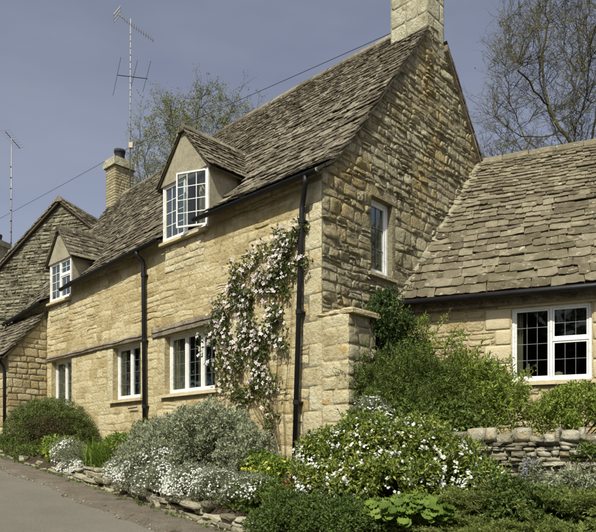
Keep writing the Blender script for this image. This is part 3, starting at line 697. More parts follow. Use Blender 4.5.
# far chimney of small pale blocks
fx0, fx1, fy0, fy1 = -12.02, -11.46, 3.07, 3.74
c = Col(); c.box(fx0, fx1, fy0, fy1, 7.6, 9.3); fch = c.build('chimney', M['rubble_mortar'], cot)
zs = courses(7.7, 9.29, (.075, .095))
stones(fch, pack(fx0, fx1, zs, (.16, .28), .012, .003, .003), lambda x, z, o: (x, fy0-o, z), M['brick'], (.005, .011), .3, 200, seed=43, name='block')
stones(fch, pack(fy0, fy1, zs, (.16, .28), .012, .003, .003), lambda s, z, o: (fx1+o, s, z), M['brick'], (.005, .011), .3, 200, seed=44, name='block')
c = Col(); c.box(fx0-.07, fx1+.07, fy0-.07, fy1+.07, 9.3, 9.5); c.box(fx0-.03, fx1+.03, fy0-.03, fy1+.03, 9.5, 9.58); c.build('cap', M['chim'], fch)
def lathe(prof, k=16):
    V = []; F = []
    for r_, z in prof:
        for j in range(k): q = 2*math.pi*j/k; V.append((r_*math.cos(q), r_*math.sin(q), z))
    for i in range(len(prof)-1):
        for j in range(k): F.append((i*k+j, i*k+(j+1) % k, (i+1)*k+(j+1) % k, (i+1)*k+j))
    return V, F
V, F = lathe([(.17, 0), (.165, .06), (.16, .28), (.185, .30), (.185, .38), (.15, .38), (.14, .1)])
mesh('chimney_pot', V, F, M['pot'], fch, True, ((fx0+fx1)/2, (fy0+fy1)/2, 9.57))
# porch (lean-to) at the far end: side wall faces right
PX0, PX1, PD = -11.75, -9.65, 1.02
pl = [(-PD, -.7), (0.0, -.7), (0.0, 3.72), (-PD, 2.56)]
pw_ = slab('porch', [pl], lambda u, v, w: (PX1-w, u, v), .3, M['rubble_mortar'], cot)
pol = pack(-PD, 0, courses(-.3, 3.72, (.11, .2)), (.16, .42), .018, .03, .03, clips=[hp((-PD, 2.5), (0, 3.66))])
stones(pw_, pol, lambda s, z, o: (PX1+o, s, z), M['wing'], (.004, .014), .7, 150, seed=51)
c = Col(); c.box(PX0, PX1-.31, -PD, -PD+.3, -.7, 2.55); pf = c.build('porch_front', M['front_mortar'], cot)
stones(pf, pack(PX0, PX1, courses(-.3, 2.5, (.16, .25)), (.25, .5), .014, .01, .01), lambda x, z, o: (x, -PD-o, z), M['front'], (.006, .015), .5, 100, seed=52)
def porchP(a, b): k = b/1.75; return Vector((a, -PD-.14+k*(PD+.14), 2.46+k*1.32))
c = Col(); p0 = porchP(0, 0); p1 = porchP(0, 1.75)
c.add([(PX0-.1, p0.y, p0.z), (PX1+.06, p0.y, p0.z), (PX1+.06, p1.y, p1.z), (PX0-.1, p1.y, p1.z), (PX0-.1, p0.y, p0.z-.06), (PX1+.06, p0.y, p0.z-.06), (PX1+.06, p1.y, p1.z-.06), (PX0-.1, p1.y, p1.z-.06)],
      [(0, 1, 2, 3), (7, 6, 5, 4), (0, 4, 5, 1), (1, 5, 6, 2), (2, 6, 7, 3), (3, 7, 4, 0)])
pr = c.build('porch_roof', M['deck'], cot)
tiles(pr, porchP, 1.75, lambda b: [(PX0-.1, PX1+.07)], lambda b: .19-.04*b, (.2, .4), .025, 'tile', 150, 53)
c = Col(); c.tube([(PX0-.1, -PD-.2, 2.42), (PX1+.08, -PD-.2, 2.42)], .05, 8); c.build('gutter', M['black'], pr, True)
c = Col(); c.tube([(PX1-.08, -PD-.2, 2.42), (PX1-.06, -PD-.08, 2.25), (PX1-.06, -PD-.06, 2.1), (PX1-.06, -PD-.06, -.2)], .034, 8); c.build('downpipe', M['black'], pr, True)
rebase(cot, -1.0)

# ------------------------------------------------------------------ wing on the right
WO = Vector((1.91, 11.725, 0)); RZW = math.atan2(WX.y, WX.x)
wing = thing('cottage_wing', 'low stone wing with large lichened slates and white leaded window, right of gable', 'house', (WO.x, WO.y, HZ), RZW)
WL = 7.5; WRY = 2.76; WE = -.2; WZE = 2.80; WZR = 6.42; wsl = math.hypot(WRY-WE, WZR-WZE)
ww = (1.977, 3.245, 1.28, 2.57)
wwl = slab('front_wall', [[(-.15, -1.2), (WL, -1.2), (WL, 2.93), (-.15, 2.93)], [(ww[0], ww[2]), (ww[1], ww[2]), (ww[1], ww[3]), (ww[0], ww[3])]], lambda u, v, w_: (u, w_, v), .45, M['front_mortar'], wing)
zs = courses(-.2, 2.9, (.09, .17), [ww[2]-.1, ww[2], 1.6, 1.93, 2.2, ww[3]])
qb = []; zz = [(1.28, 1.6), (1.6, 1.93), (1.93, 2.2), (2.2, 2.57)]
for i, (a, b) in enumerate(zz): wd = .44 if i % 2 else .26; qb.append((ww[0]-wd-.02, ww[0]-.012, a, b)); qb.append((ww[1]+.012, ww[1]+(.7-wd), a, b))
wb = [(ww[0]-.01, ww[1]+.01, ww[2]-.08, ww[3]+.0)]+qb
wb.append((ww[0]-.25, ww[1]+.25, ww[3], 2.93))
stones(wwl, pack(.06, WL, zs, (.16, .45), .022, .02, .02, wb, split=.05), lambda x, z, o: (x, -o, z), M['wing'], (.004, .022), .6, 220, key=lambda P: P[0][0], seed=61)
stones(wwl, [[(a+.005, z0+.005), (b-.005, z0+.005), (b-.005, z1-.005), (a+.005, z1-.005)] for a, b, z0, z1 in qb], lambda x, z, o: (x, -o, z), M['ashlar'], (.012, .018), .1, 20, seed=62, name='quoin')
c = Col(); c.box(ww[0]-.24, ww[1]+.24, -.02, .2, ww[3]+.005, 2.90); c.build('lintel', M['ashlar'], wwl)
wwin = window(wing, ((ww[0]+ww[1])/2, 0, ww[2]), 0, ww[1]-ww[0], ww[3]-ww[2], 2, (3, 4), .05, transom=(1, .70), lead='lead', lead_w=.008, bottom=.055, sill_w=.06)
curtain(wwin, -.58, -.46, .1, 1.22, .22, 'curtain', 3)
def wingP(a, b): k = b/wsl; return Vector((a, WE+k*(WRY-WE), WZE+k*(WZR-WZE)+.03*n1(a*.6, b*.4)*math.sin(math.pi*min(1, max(0, k)))))
wl_ = lambda b: .39*(b/wsl*(WRY-WE))
V = [wingP(wl_(0)-.3, 0), wingP(WL, 0), wingP(WL, wsl), wingP(wl_(wsl)-.3, wsl), Vector((WL, 2*WRY-WE, WZE)), Vector((2.2, 2*WRY-WE, WZE))]
V2 = [v-Vector((0, 0, .05)) for v in V]
wroof = mesh('roof', V+V2, [(0, 1, 2, 3), (3, 2, 4, 5), (9, 8, 7, 6), (11, 10, 8, 9), (0, 6, 7, 1)], M['deck'], wing)
tiles(wroof, wingP, wsl, lambda b: [(wl_(b)+.0, WL)], lambda b: .26-.155*min(1, b/wsl*1.15), (.17, .5), .026, 'wtile', 300, 63, jit=1.3,
      key=lambda q: (q[0] > 3.6, -(q[1]-q[0])*q[3]))
ridge_row(wroof, Vector((wl_(wsl)-.05, WRY, WZR)), Vector((WL, WRY, WZR)), lambda k: .08, M['wtile'], .5, .15)
c = Col()
for i in range(34):
    b = wsl*i/34; p = wingP(wl_(b), b); q = wingP(wl_(b+wsl/34), b+wsl/34); r_ = rng.uniform(.8, 1.3); n_ = Vector((0, -.77, .63))
    a = p+n_*.075*r_; e = q+n_*.07*r_
    c.add([p+n_*.02+Vector((.15, 0, 0)), q+n_*.02+Vector((.15, 0, 0)), e+Vector((.02, 0, 0)), a+Vector((.02, 0, 0)), a+n_*.03+Vector((-.12, 0, .0)), e+n_*.03+Vector((-.12, 0, 0))], [(1, 0, 3, 2), (2, 3, 4, 5)], rng.random())
c.build('mortar_fillet', M['fillet'], wroof, True)
# wing gutter, eave board and other walls
c = Col(); c.tube([(.0, WE-.06, WZE-.03), (WL, WE-.06, WZE-.05)], .055, 10); g = c.build('gutter', M['black'], wing, True)
c = Col(); c.box(.02, WL, -.10, -.001, 2.62, 2.78); c.build('eave_board', M['oak'], wing)
slab('end_wall', [[(.46, -1), (2*WRY, -1), (2*WRY, 2.85), (WRY, 6.2), (.46, 3.2)]], lambda u, v, w_: (WL-.05-w_, u, v), .4, M['rubble'], wing)
c = Col(); c.box(2.3, WL, 2*WRY-.4, 2*WRY, -1, 2.8); c.build('rear_wall', M['rubble'], wing)
c = Col(); c.box(.95, WL-.5, 2.3, 2.4, -1, 5.6); c.build('blocking_partition', M['deck'], wing)  # added behind the window to block sky; dark colour stands in for interior shade
rebase(wing, -1.0)
# ornaments on the wing sill
def wingloc(x, y, z): p = WO+WX*x+WY*y; return (p.x, p.y, z+HZ)
V, F = lathe([(.0, 0), (.055, 0), (.06, .05), (.03, .07), (.022, .09), (.022, .2), (.012, .26), (0, .27)], 12)
tag(mesh('candle_holder', V, F, M['china'], None, True, wingloc(ww[0]+.27, .17, ww[2]+.06)), 'slim pale candle holder inside the wing window, left corner', 'ornament')
V, F = lathe([(0, 0), (.05, 0), (.075, .04), (.065, .085), (.02, .1), (0, .1)], 12)
tag(mesh('jar', V, F, M['china'], None, True, wingloc((ww[0]+ww[1])/2+.12, .17, ww[2]+.06)), 'squat round tan jar inside the wing window, at centre', 'ornament')
c = Col(); c.box(ww[0]-.0, ww[1], .125, .4, ww[2]-.02, ww[2]+.058); o = c.build('inner_sill', M['white'], wing); o.location.z += 1.0

# ------------------------------------------------------------------ left neighbour house with gable towards the road
LX = Vector((.954, -.30, 0)).normalized(); LO = Vector((-9.05, 24.0, 0))
lh = thing('neighbour_house', 'rough stone house behind with its plain gable facing the lane, far left', 'house', (LO.x, LO.y, HZ), math.atan2(LX.y, LX.x))
LP_, LH, LHW = .80, 9.62, 3.9; LD = 9
lg = [(-LHW, -.5), (LHW, -.5), (LHW, LH-LP_*LHW), (0, LH), (-LHW, LH-LP_*LHW)]
lgw = slab('gable_wall', [lg], lambda u, v, w_: (u, w_, v), .5, M['grey_mortar'], lh)
zs = courses(1.2, LH, (.12, .22))
stones(lgw, pack(-LHW, LHW, zs, (.18, .45), .03, .03, .03, clips=[hp((-LHW, LH-LP_*LHW-.02), (0, LH-.02)), hp((0, LH-.02), (LHW, LH-LP_*LHW-.02))], split=.15),
       lambda x, z, o: (x, -o, z), M['rubble_grey'], (.010, .034), .9, 250, seed=71, sharp=True, key=lambda P: abs(P[0][0]+1.5)*.3+abs(P[0][1]-6.5)*.2-area(P)*4)
def lhP(sg): return lambda a, b: Vector((sg*(LHW+.3)-sg*b*.7809, -a*-1*(1 if sg > 0 else -1), LH+.02-LP_*(LHW+.3)+b*.6247))
LLN = (LHW+.3)/.7809
c = Col()
for sg in (-1, 1):
    A = (sg*(LHW+.3), LH-LP_*(LHW+.3)); B = (0, LH); th = .10
    V = [(A[0], -.14, A[1]), (B[0], -.14, B[1]), (B[0], LD, B[1]), (A[0], LD, A[1])]; V += [(x, y, z+th) for x, y, z in V]
    c.add(V, [(0, 1, 2, 3), (7, 6, 5, 4), (0, 4, 5, 1), (1, 5, 6, 2), (2, 6, 7, 3), (3, 7, 4, 0)])
lroof = c.build('roof', M['deck'], lh)
tiles(lroof, lambda a, b: Vector((LHW+.3-b*.7809, a, LH+.1-LP_*(LHW+.3)+b*.6247)), LLN, lambda b: [(-.17, 1.3)], lambda b: .2, (.25, .45), .03, 'tile', 90, 72)
tiles(lroof, lambda a, b: Vector((-LHW-.3+b*.7809, -a, LH+.1-LP_*(LHW+.3)+b*.6247)), LLN, lambda b: [(-1.3, .17)], lambda b: .2, (.25, .45), .03, 'tile', 90, 73)
ridge_row(lroof, Vector((0, -.18, LH+.16)), Vector((0, LD, LH+.16)), lambda k: .03, M['tile'], .5, .16)
c = Col()
for sg in (-1, 1):
    for y in (): pass
    x0 = LHW*sg; c.box(min(x0, x0-.4*sg), max(x0, x0-.4*sg), .51, LD, -.5, LH-LP_*LHW-.05)
c.build('side_wall', M['rubble'], lh)
c = Col(); c.box(-LHW+.41, LHW-.41, LD-.5, LD-.1, -.5, LH-LP_*LHW); c.build('rear_wall', M['rubble'], lh)
# its chimney, cut by the frame edge
cp_ = pix(-4, 250, 26.5); rel = Vector((cp_.x-LO.x, cp_.y-LO.y, 0)); lx_ = rel.dot(LX); ly_ = rel.dot(Vector((-LX.y, LX.x, 0))); cz_ = cp_.z-HZ
c = Col(); c.box(lx_-.35, lx_+.35, ly_-.3, ly_+.3, 5.5, cz_+.1); lc = c.build('chimney', M['chim'], lh)
c = Col(); c.box(lx_-.43, lx_+.43, ly_-.38, ly_+.38, cz_+.1, cz_+.33); c.build('cap', M['chim'], lc)
V, F = lathe([(.16, 0), (.15, .2), (.17, .22), (.17, .3), (.13, .3)]); mesh('chimney_pot', V, F, M['pot'], lc, True, (lx_+.1, ly_, cz_+.33))
rebase(lh, .3)

# ------------------------------------------------------------------ aerials and wires
def local_main(x, y, z): p = wp(-x, y, z); return p
mb = local_main(fx1+.12, fy1-.2, 8.35); mt = Vector((mb.x+.02, mb.y, HZ+(CV-19)/FPX*mb.y))
an = thing('tv_aerial', 'tall thin mast with two aerials fixed to the small block chimney', 'aerial', mb)
H = mt.z-mb.z
c = Col(); c.tube([(0, 0, 0), (.02, 0, H)], .019, 8); ms_ = c.build('mast', M['metal'], an, True)
for i in range(18): c = Col(); z = H*(.25+.7*i/18); c.tube([(.02*z/H, 0, z), (.02*z/H, 0, z+.02)], .023, 8); c.build('clip', M['pot'], ms_)
pxm = mb.y/FPX
c = Col(); a = Vector((-.40, -.05, H+.12)); b = Vector((.74, .12, H-.62)); c.tube([a, b], .014, 6); bo = c.build('boom', M['metal'], an)
d_ = (b-a).normalized(); sdv = Vector((.25, -.97, .06)).normalized(); c = Col()
for i in range(13): q = a.lerp(b, .2+.78*i/12); c.tube([q-sdv*.11, q+sdv*.11], .006, 4)
c.build('director', M['metal'], an)
c = Col(); up_ = d_.cross(sdv).normalized()
for i in range(7):
    o = a+up_*(-.18+.06*i); c.tube([o-sdv*.2, o+sdv*.2], .009, 4)
for s_ in (-.16, 0, .16): c.tube([a+sdv*s_-up_*.19, a+sdv*s_+up_*.19], .009, 4)
c.build('reflector', M['white'], an)
zc = (CV-76)/FPX*mb.y+HZ-mb.z
c = Col(); c.tube([(-.42, 0, zc+.03), (.55, .1, zc-.03)], .012, 6)
for x, l in ((-.42, .62), (.12, .52), (.55, .50)):
    c.tube([(x-.14, .02, zc-l), (x+.12, .02, zc+l)], .007, 4)
c.build('dipole_array', M['pot'], an)
c = Col(); zb = (CV-146)/FPX*mb.y+HZ-mb.z; c.box(-.02, .1, -.07, .03, zb-.08, zb+.09); c.build('junction_box', M['f_yellow'] if False else M['china'], an)
mb2 = pix(11, 262, 26.3)
an2 = thing('tv_aerial', 'thin ringed mast with a small aerial at the far left edge', 'aerial', mb2)
H2 = pix(12, 138, 26.3).z-mb2.z; c = Col(); c.tube([(0, 0, -.6), (.03, 0, H2)], .022, 6); m2 = c.build('mast', M['metal'], an2, True)
for i in range(8): c = Col(); z = H2*(.15+.7*i/8); c.tube([(0, 0, z), (0, 0, z+.04)], .036, 6); c.build('clip', M['pot'], m2)
c = Col(); c.tube([(-.10, -.3, H2+.12), (.16, .5, H2-.2)], .013, 6); c.build('boom', M['pot'], an2)
c = Col()
for i in range(8): q = Vector((-.10, -.3, H2+.12)).lerp(Vector((.16, .5, H2-.2)), i/7); c.tube([q-Vector((.22, .05, .0)), q+Vector((.22, -.05, .05))], .006, 4)
c.build('director', M['metal'], an2)
def wire(p, q, sag, label, name='overhead_wire'):
    c = Col(); c.tube([p.lerp(q, i/24)-Vector((0, 0, sag*4*(i/24)*(1-i/24))) for i in range(25)], .0065, 5)
    tag(c.build(name, M['wire'], None), label, 'wire', 'overhead wires')
mj = Vector((mb.x+.03, mb.y+.04, mb.z+zb)); lp = pix(-40, 239, 34)
wire(lp, mj, .05, 'thin black cable rising from far left to the aerial mast')
wire(mj, pix(398, 30, 13.25), -.0+.02, 'thin black cable from the aerial mast across to the gable chimney')
# pole that carries the left cable, out of frame
c = Col(); c.tube([(0, 0, -lp.z+1.5), (0, 0, .4)], [.14, .1], 10); pole = thing('telegraph_pole', 'wooden pole carrying the cable, beyond the left edge', 'pole', lp); c.build('post', M['bark'], pole, True)
#@@PART3
# ------------------------------------------------------------------ dry-stone garden wall and bed edging
gwall = thing('garden_wall', 'low dry-stone wall with rough upright coping in front of the wing', 'wall', (LW.x, LW.y, HZ-.9), RZW)
def lw_local(x, y, z): return (x, y, z+.9)
z = -.66; zc_ = courses(-.66, .16, (.05, .09))
for k in range(len(zc_)-1):
    x = -.95; h = zc_[k+1]-zc_[k]
    while x < 4.6:
        wd = rng.uniform(.08, .33)
        rock(gwall, lw_local(x+wd/2, .17+rng.uniform(-.035, .035), zc_[k]+h/2+rng.uniform(-.008, .008)), (wd*1.03, .34, h*rng.uniform(.9, 1.25)), rng.uniform(-.1, .1)); x += wd+.002
x = -.95
while x < 4.6:
    wd = rng.uniform(.07, .22); h = rng.uniform(.09, .21)
    rock(gwall, lw_local(x+wd/2, .16, .15+h/2), (wd*1.04, .36, h), rng.uniform(-.3, .3), rng.uniform(-.25, .25), 'coping_stone'); x += wd
c = Col(); c.box(-.9, 4.6, .10, .30, -.8, .14); o = c.build('core', M['soil'], gwall); o.location = (0, 0, .9)
edging = thing('bed_edging', 'low rough stone edging holding the flower bed beside the road', 'wall', wp(1, -1.8, road_z(1)), RZM)
inv = Matrix.Translation(edging.location) @ Matrix.Rotation(RZM, 4, 'Z'); inv = inv.inverted()
for k in range(5):
    t = -6.0
    while t < 9.2:
        wd = rng.uniform(.10, .42); h = rng.uniform(.05, .09); tc = t+wd/2
        s_ = -1.79+.03*k+.08*n1(tc*1.3, 3)+rng.uniform(-.05, .05)
        if rng.random() > ((.05, .08, .15, .3, .6)[k] if tc < 5.6 else (.3, .6, .9, 1, 1)[k]):
            p = inv @ wp(tc, s_, road_z(tc)+.0+.066*k+h/2-.02)
            ob = rock(edging, p, (wd, rng.uniform(.18, .32), h*1.15), rng.uniform(-.25, .25), rng.uniform(-.12, .12)); ob.rotation_euler.y += math.atan(.137)
        t += wd+.01
r_ = random.Random(77); peb = Col()
for i in range(2600):
    t = r_.uniform(-3, 11); s_ = -1.85-abs(r_.gauss(0, .6)); q = r_.uniform(.004, .016); v, f = ROCK[i % 10]
    o = wp(t, s_, road_z(t)+.012+q*.2); peb.add([o+Vector((p[0]*q*2, p[1]*q*1.6, p[2]*q*1.2)) for p in v], f, r_.random())
tag(peb.build('gravel', M['wstone']), 'loose grit scattered along the road verge', 'gravel', kind='stuff')

# ------------------------------------------------------------------ foliage
def unit(v): return v/np.maximum(np.linalg.norm(v, axis=1, keepdims=True), 1e-9)
def leafgeo(P, T, N, size, asp, fold=.18, curl=0.):
    """diamond leaves: base P, direction T, normal N -> V(4n,3), F(2n,3)"""
    S = np.cross(T, N); S = unit(S); L = size[:, None]; W = L*asp*.5
    mid = P+T*L*.48; tip = P+T*L-N*L*curl
    V = np.stack([P, mid+S*W+N*W*fold, tip, mid-S*W+N*W*fold], 1).reshape(-1, 3)
    b = np.arange(len(P))*4; F = np.concatenate([np.stack([b, b+1, b+2], 1), np.stack([b, b+2, b+3], 1)])
    return V, F
def blobpts(blobs, n, clumps, rc, r, flat=1.0):
    """points gathered in clumps over ellipsoids -> P, outward N"""
    B = np.array(blobs, float); A = (B[:, 3]*B[:, 4]+B[:, 3]*B[:, 5]+B[:, 4]*B[:, 5]); pick = r.choice(len(B), clumps, p=A/A.sum())
    d = unit(r.normal(size=(clumps, 3))); d[:, 2] = np.where(d[:, 2] < -.35, -d[:, 2], d[:, 2]); rad = 1-.45*r.rand(clumps, 1)**1.6
    cc = B[pick, :3]+d*rad*B[pick, 3:6]; cn = unit(d/B[pick, 3:6]); crr = rc*(.6+.8*r.rand(clumps))
    k = r.randint(0, clumps, n); e = unit(r.normal(size=(n, 3))+cn[k]*.7); q = (.35+.65*r.rand(n, 1)**.5)
    return cc[k]+e*q*crr[k][:, None]*np.array([1, 1, flat]), unit(e*.7+cn[k]*.6), cc, cn
def foliage(name, blobs, n, size, asp, mat, parent, clumps, rc, seed, up=.3, spread=.7, minz=None, keep=None, flat=1., jitter=.35, fold=.18, curl=.1):
    r = np.random.RandomState(seed); P, N, cc, cn = blobpts(blobs, n, clumps, rc, r, flat)
    ok = np.ones(len(P), bool)
    if minz is not None: ok &= P[:, 2] > minz
    if keep is not None: ok &= keep(P)
    P = P[ok]; N = N[ok]; m = len(P)
    T = unit(N*spread+r.normal(size=(m, 3))*.75+np.array([0, 0, up])); Nn = unit(N+r.normal(size=(m, 3))*.5+np.array([0, 0, .3])); Nn = unit(Nn-T*np.sum(Nn*T, 1, keepdims=True))
    sz = size*(1-jitter+2*jitter*r.rand(m)); V, F = leafgeo(P, T, Nn, sz, asp, fold, curl)
    rv = np.repeat(np.clip(r.rand(m), 0, .999), 4)
    o = npmesh(name, V, F, M[mat], parent, rv); o['kind'] = 'stuff'
    return cc, cn
def shoots(name, blobs, n, L, nl, size, asp, mat, parent, seed, up=.6, keep=None):
    r = np.random.RandomState(seed); B = np.array(blobs, float); Ps = []; Ts = []; c = Col()
    for i in range(n):
        b = B[r.randint(len(B))]; d = unit(r.normal(size=(1, 3)))[0]; d[2] = abs(d[2]); d[1] -= .25; p = b[:3]+d*b[3:6]*.85; v = d*.6+np.array([0, 0, up])+r.normal(size=3)*.3; v /= np.linalg.norm(v); l = L*(.5+.9*r.rand()); g = r.normal(size=3)*.25
        pts = [p+v*l*k+g*l*k*k+np.array([0, 0, -.25*l*k*k]) for k in np.linspace(0, 1, 5)]
        if keep is not None and not keep(np.array(pts)).all(): continue
        c.tube([Vector(q) for q in pts], [.005, .0045, .004, .003, .002], 4, False)
        for j in range(nl):
            k = (j+1)/nl; q = p+v*l*k+g*l*k*k+np.array([0, 0, -.25*l*k*k]); Ps.append(q); Ts.append(v*.5+r.normal(size=3)*.8)
    P = np.array(Ps); T = unit(np.array(Ts)); N = unit(r.normal(size=P.shape)*.6+np.array([0, -.2, .8])); N = unit(N-T*np.sum(N*T, 1, keepdims=True)); V, F = leafgeo(P, T, N, size*(.6+.7*r.rand(len(P))), asp, .18, .15)
    npmesh(name, V, F, M[mat], parent, np.repeat(r.rand(len(P))*.99, 4))['kind'] = 'stuff'; c.build('shoot', M['stem'], parent)['kind'] = 'stuff'
def petals(name, P, N, size, mat, parent, seed, npet=5, asp=.75, cup=.15):
    r = np.random.RandomState(seed); m = len(P); N = unit(N); a = unit(np.cross(N, r.normal(size=(m, 3)))); b = np.cross(N, a); Vs = []; Fs = []; o = 0
    sz = size*(.7+.6*r.rand(m)); rv = []; base = r.rand(m)*.98
    for i in range(npet):
        q = 2*math.pi*i/npet; T = unit(a*math.cos(q)+b*math.sin(q)+N*cup); Nn = unit(N-T*np.sum(N*T, 1, keepdims=True))
        V, F = leafgeo(P+T*(sz*.04)[:, None], T, Nn, sz*.5, asp, .1, .1); Vs.append(V); Fs.append(F+o); o += len(V); rv.append(np.repeat(base, 4))
    ob = npmesh(name, np.concatenate(Vs), np.concatenate(Fs), M[mat], parent, np.concatenate(rv)); ob['kind'] = 'stuff'; return ob
def surf_pts(blobs, n, seed, zmin=-.1, out=1.02, clus=0, face=None):
    r = np.random.RandomState(seed); B = np.array(blobs, float); pick = r.choice(len(B), n*6)
    d = unit(r.normal(size=(n*6, 3))); P = B[pick, :3]+d*B[pick, 3:6]*(out+.06*r.normal(size=(n*6, 1))); N = unit(d/B[pick, 3:6])
    ok = d[:, 2] > zmin
    for i, bb in enumerate(B):
        q = (P-bb[:3])/bb[3:6]; ok &= ~((np.sum(q*q, 1) < .85) & (pick != i))
    if face is not None: ok &= (N @ np.array(face)) > -.25
    if clus:
        h = np.array([mnoise.noise(Vector(p*clus)) for p in P]); ok &= h > r.rand(len(P))*.5-.12
    P = P[ok][:n]; N = N[ok][:n]
    return P, unit(N+np.array([0, -.25, .45])+r.normal(size=N.shape)*.25)
def stems(parent, cc, seed, n=14, r0=.012, mat='stem', base=(0, 0, 0), sp=.08):
    r = random.Random(seed); c = Col(); idx = [r.randrange(len(cc)) for _ in range(n)]
    for i in idx:
        q = Vector(cc[i]); b = Vector(base)+Vector((r.uniform(-sp, sp), r.uniform(-sp, sp), -.05)); m = b.lerp(q, .5)+Vector((r.uniform(-.08, .08), r.uniform(-.08, .08), .08))
        c.tube([b, b.lerp(m, .6), m, q], [r0, r0*.8, r0*.6, r0*.25], 5, False)
    o = c.build('stem', M[mat], parent, True); return o
def plant(name, label, cat, base, blobs, n, size, asp, mat, clumps, rc, seed, flowers=None, group=None, stem=True, face=(0, -1, .2), sh=None, **kw):
    base = Vector(base); t = thing(name, label, cat, base, 0, group)
    bl = [(b[0]-base.x, b[1]-base.y, b[2]+HZ-base.z, b[3], b[4], b[5]) for b in blobs]
    cc, cn = foliage('foliage', bl, n, size, asp, mat, t, clumps, rc, seed, **kw)
    if stem: stems(t, cc, seed)
    if sh: shoots('shoot_leaves', bl, sh[0], sh[1], sh[2], size*sh[3], asp, mat, t, seed+50, keep=kw.get('keep'))
    for i, f in enumerate(flowers or []):
        P, N = surf_pts(bl, f['n'], seed+100+i, f.get('zmin', -.1), f.get('out', 1.02), f.get('clus', 0), face)
        if f.get('umbel'):
            rr = np.random.RandomState(seed+9); k = f['umbel']; P = np.repeat(P, k, 0)+rr.normal(size=(len(P)*k, 3))*f['us']; N = np.repeat(N, k, 0)+rr.normal(size=(len(N)*k, 3))*.3
        petals(f.get('name', 'flowers'), P, N, f['size'], f['mat'], t, seed+200+i, f.get('pet', 5), f.get('asp', .75))
    return t
def gb(X, Y): return Vector((X, Y, ground_z(X, Y)+HZ-.02))
def tsb(t, s, z, rx, ry, rz): p = wp(t, s); return (p.x, p.y, z, rx, ry, rz)
def base_ts(t, s): p = wp(t, s); return gb(p.x, p.y)
def wallkeep(base):   # leaves stay in front of the front wall
    def k(P): return (P[:, 0]+base.x-CO.x)*E_.x+(P[:, 1]+base.y-CO.y)*E_.y < -.03
    return k
# clipped dome
b = base_ts(7.45, -.95)
A = plant('clipped_bush', 'big clipped dark green dome bush with browned side, near the porch', 'bush', b, [tsb(7.45, -.95, .42, 1.0, .82, .86), tsb(7.3, -.9, .2, .98, .8, .7)], 100000, .03, .5, 'l_box', 2200, .08, 201, stem=True, jitter=.4, minz=0, spread=.5)
bl = [(wp(6.95, -1.2).x-b.x, wp(6.95, -1.2).y-b.y, .28+HZ-b.z, .62, .52, .60)]
foliage('browned_foliage', bl, 20000, .028, .5, 'l_brown', A, 500, .08, 202, minz=0)
plant('green_mound', 'low green leafy fringe at the foot of the clipped dome bush', 'plant', base_ts(7.3, -1.62), [tsb(6.7, -1.62, .0, .36, .26, .2), tsb(7.4, -1.62, .08, .4, .26, .2), tsb(8.1, -1.6, .16, .36, .26, .2)], 8000, .045, .4, 'l_mid', 130, .1, 205, stem=False, sh=(60, .14, 12, 1.))
# white-flowered edging plants
WF = lambda n, s=.03, cl=3.5: [dict(n=n, size=s, mat='f_white', clus=cl, zmin=-.2, out=1.1)]
plant('candytuft', 'white-flowered tuft spilling over edging between dome bush and silver shrub', 'flowers', base_ts(5.15, -1.62), [tsb(5.4, -1.55, .06, .3, .25, .24), tsb(5.05, -1.66, -.12, .32, .26, .26), tsb(4.8, -1.75, -.28, .26, .2, .2)], 8000, .035, .3, 'l_grey', 160, .1, 210, [dict(n=800, size=.034, mat='f_white', clus=2.6, zmin=-.2, out=1.12)])
plant('candytuft', 'small white-flowered tuft at the far left road edge beside the dome bush', 'flowers', base_ts(8.55, -1.5), [tsb(8.6, -1.5, .14, .25, .25, .22), tsb(8.4, -1.5, .08, .2, .2, .2)], 4000, .035, .3, 'l_grey', 90, .1, 211, WF(160, .045, 0))
plant('euphorbia', 'lime-yellow flowering spurge just left of the white tuft at the road edge', 'flowers', base_ts(5.75, -1.55), [tsb(5.75, -1.58, -.02, .24, .24, .24), tsb(6.1, -1.55, .03, .2, .2, .2)], 4000, .05, .4, 'l_strap', 90, .09, 212, [dict(n=260, size=.045, mat='l_lime', pet=5)])
plant('euphorbia', 'lime-yellow flowering spurge beside the strap leaves, under the cottage wall', 'flowers', base_ts(4.05, -1.2), [tsb(3.95, -1.15, .14, .3, .26, .2), tsb(4.4, -1.05, .12, .26, .24, .2)], 5000, .05, .4, 'l_strap', 90, .09, 213, [dict(n=330, size=.045, mat='l_lime', pet=5)])
plant('fern_clump', 'low fresh green leafy clump between dome bush and lime spurge', 'plant', base_ts(6.3, -1.35), [tsb(6.3, -1.4, .1, .25, .22, .22), tsb(5.9, -1.3, .08, .25, .22, .22)], 3500, .06, .4, 'l_light', 80, .1, 214)
def blades(name, label, base, n, h, spread, mat, seed, wd=.016, cat='plant', group=None):
    t = thing(name, label, cat, base, 0, group); r = np.random.RandomState(seed); K = 6; Vs = []; Fs = []; rv = []
    for i in range(n):
        az = r.rand()*6.283; L = h*(.7+.6*r.rand()); out = spread*(.3+r.rand()); o = np.array([r.normal()*.09, r.normal()*.07, 0]); d = np.array([math.cos(az), math.sin(az), 0]); sd = np.array([-d[1], d[0], 0]); bb = len(Vs)
        for j in range(K):
            k = j/(K-1); p = o+d*out*k**1.6+np.array([0, 0, L*(k-.42*k*k*(.4+r.rand()*.1+out))]); w_ = wd*(1-k**2)*(.6 if j == 0 else 1)+.001
            Vs += [p-sd*w_/2, p+sd*w_/2]
        Fs += [(bb+2*j, bb+2*j+1, bb+2*j+3, bb+2*j+2) for j in range(K-1)]; rv += [r.rand()*.99]*(2*K)
    npmesh('leaves', np.array(Vs), np.array(Fs), M[mat], t, rv)['kind'] = 'stuff'
    return t
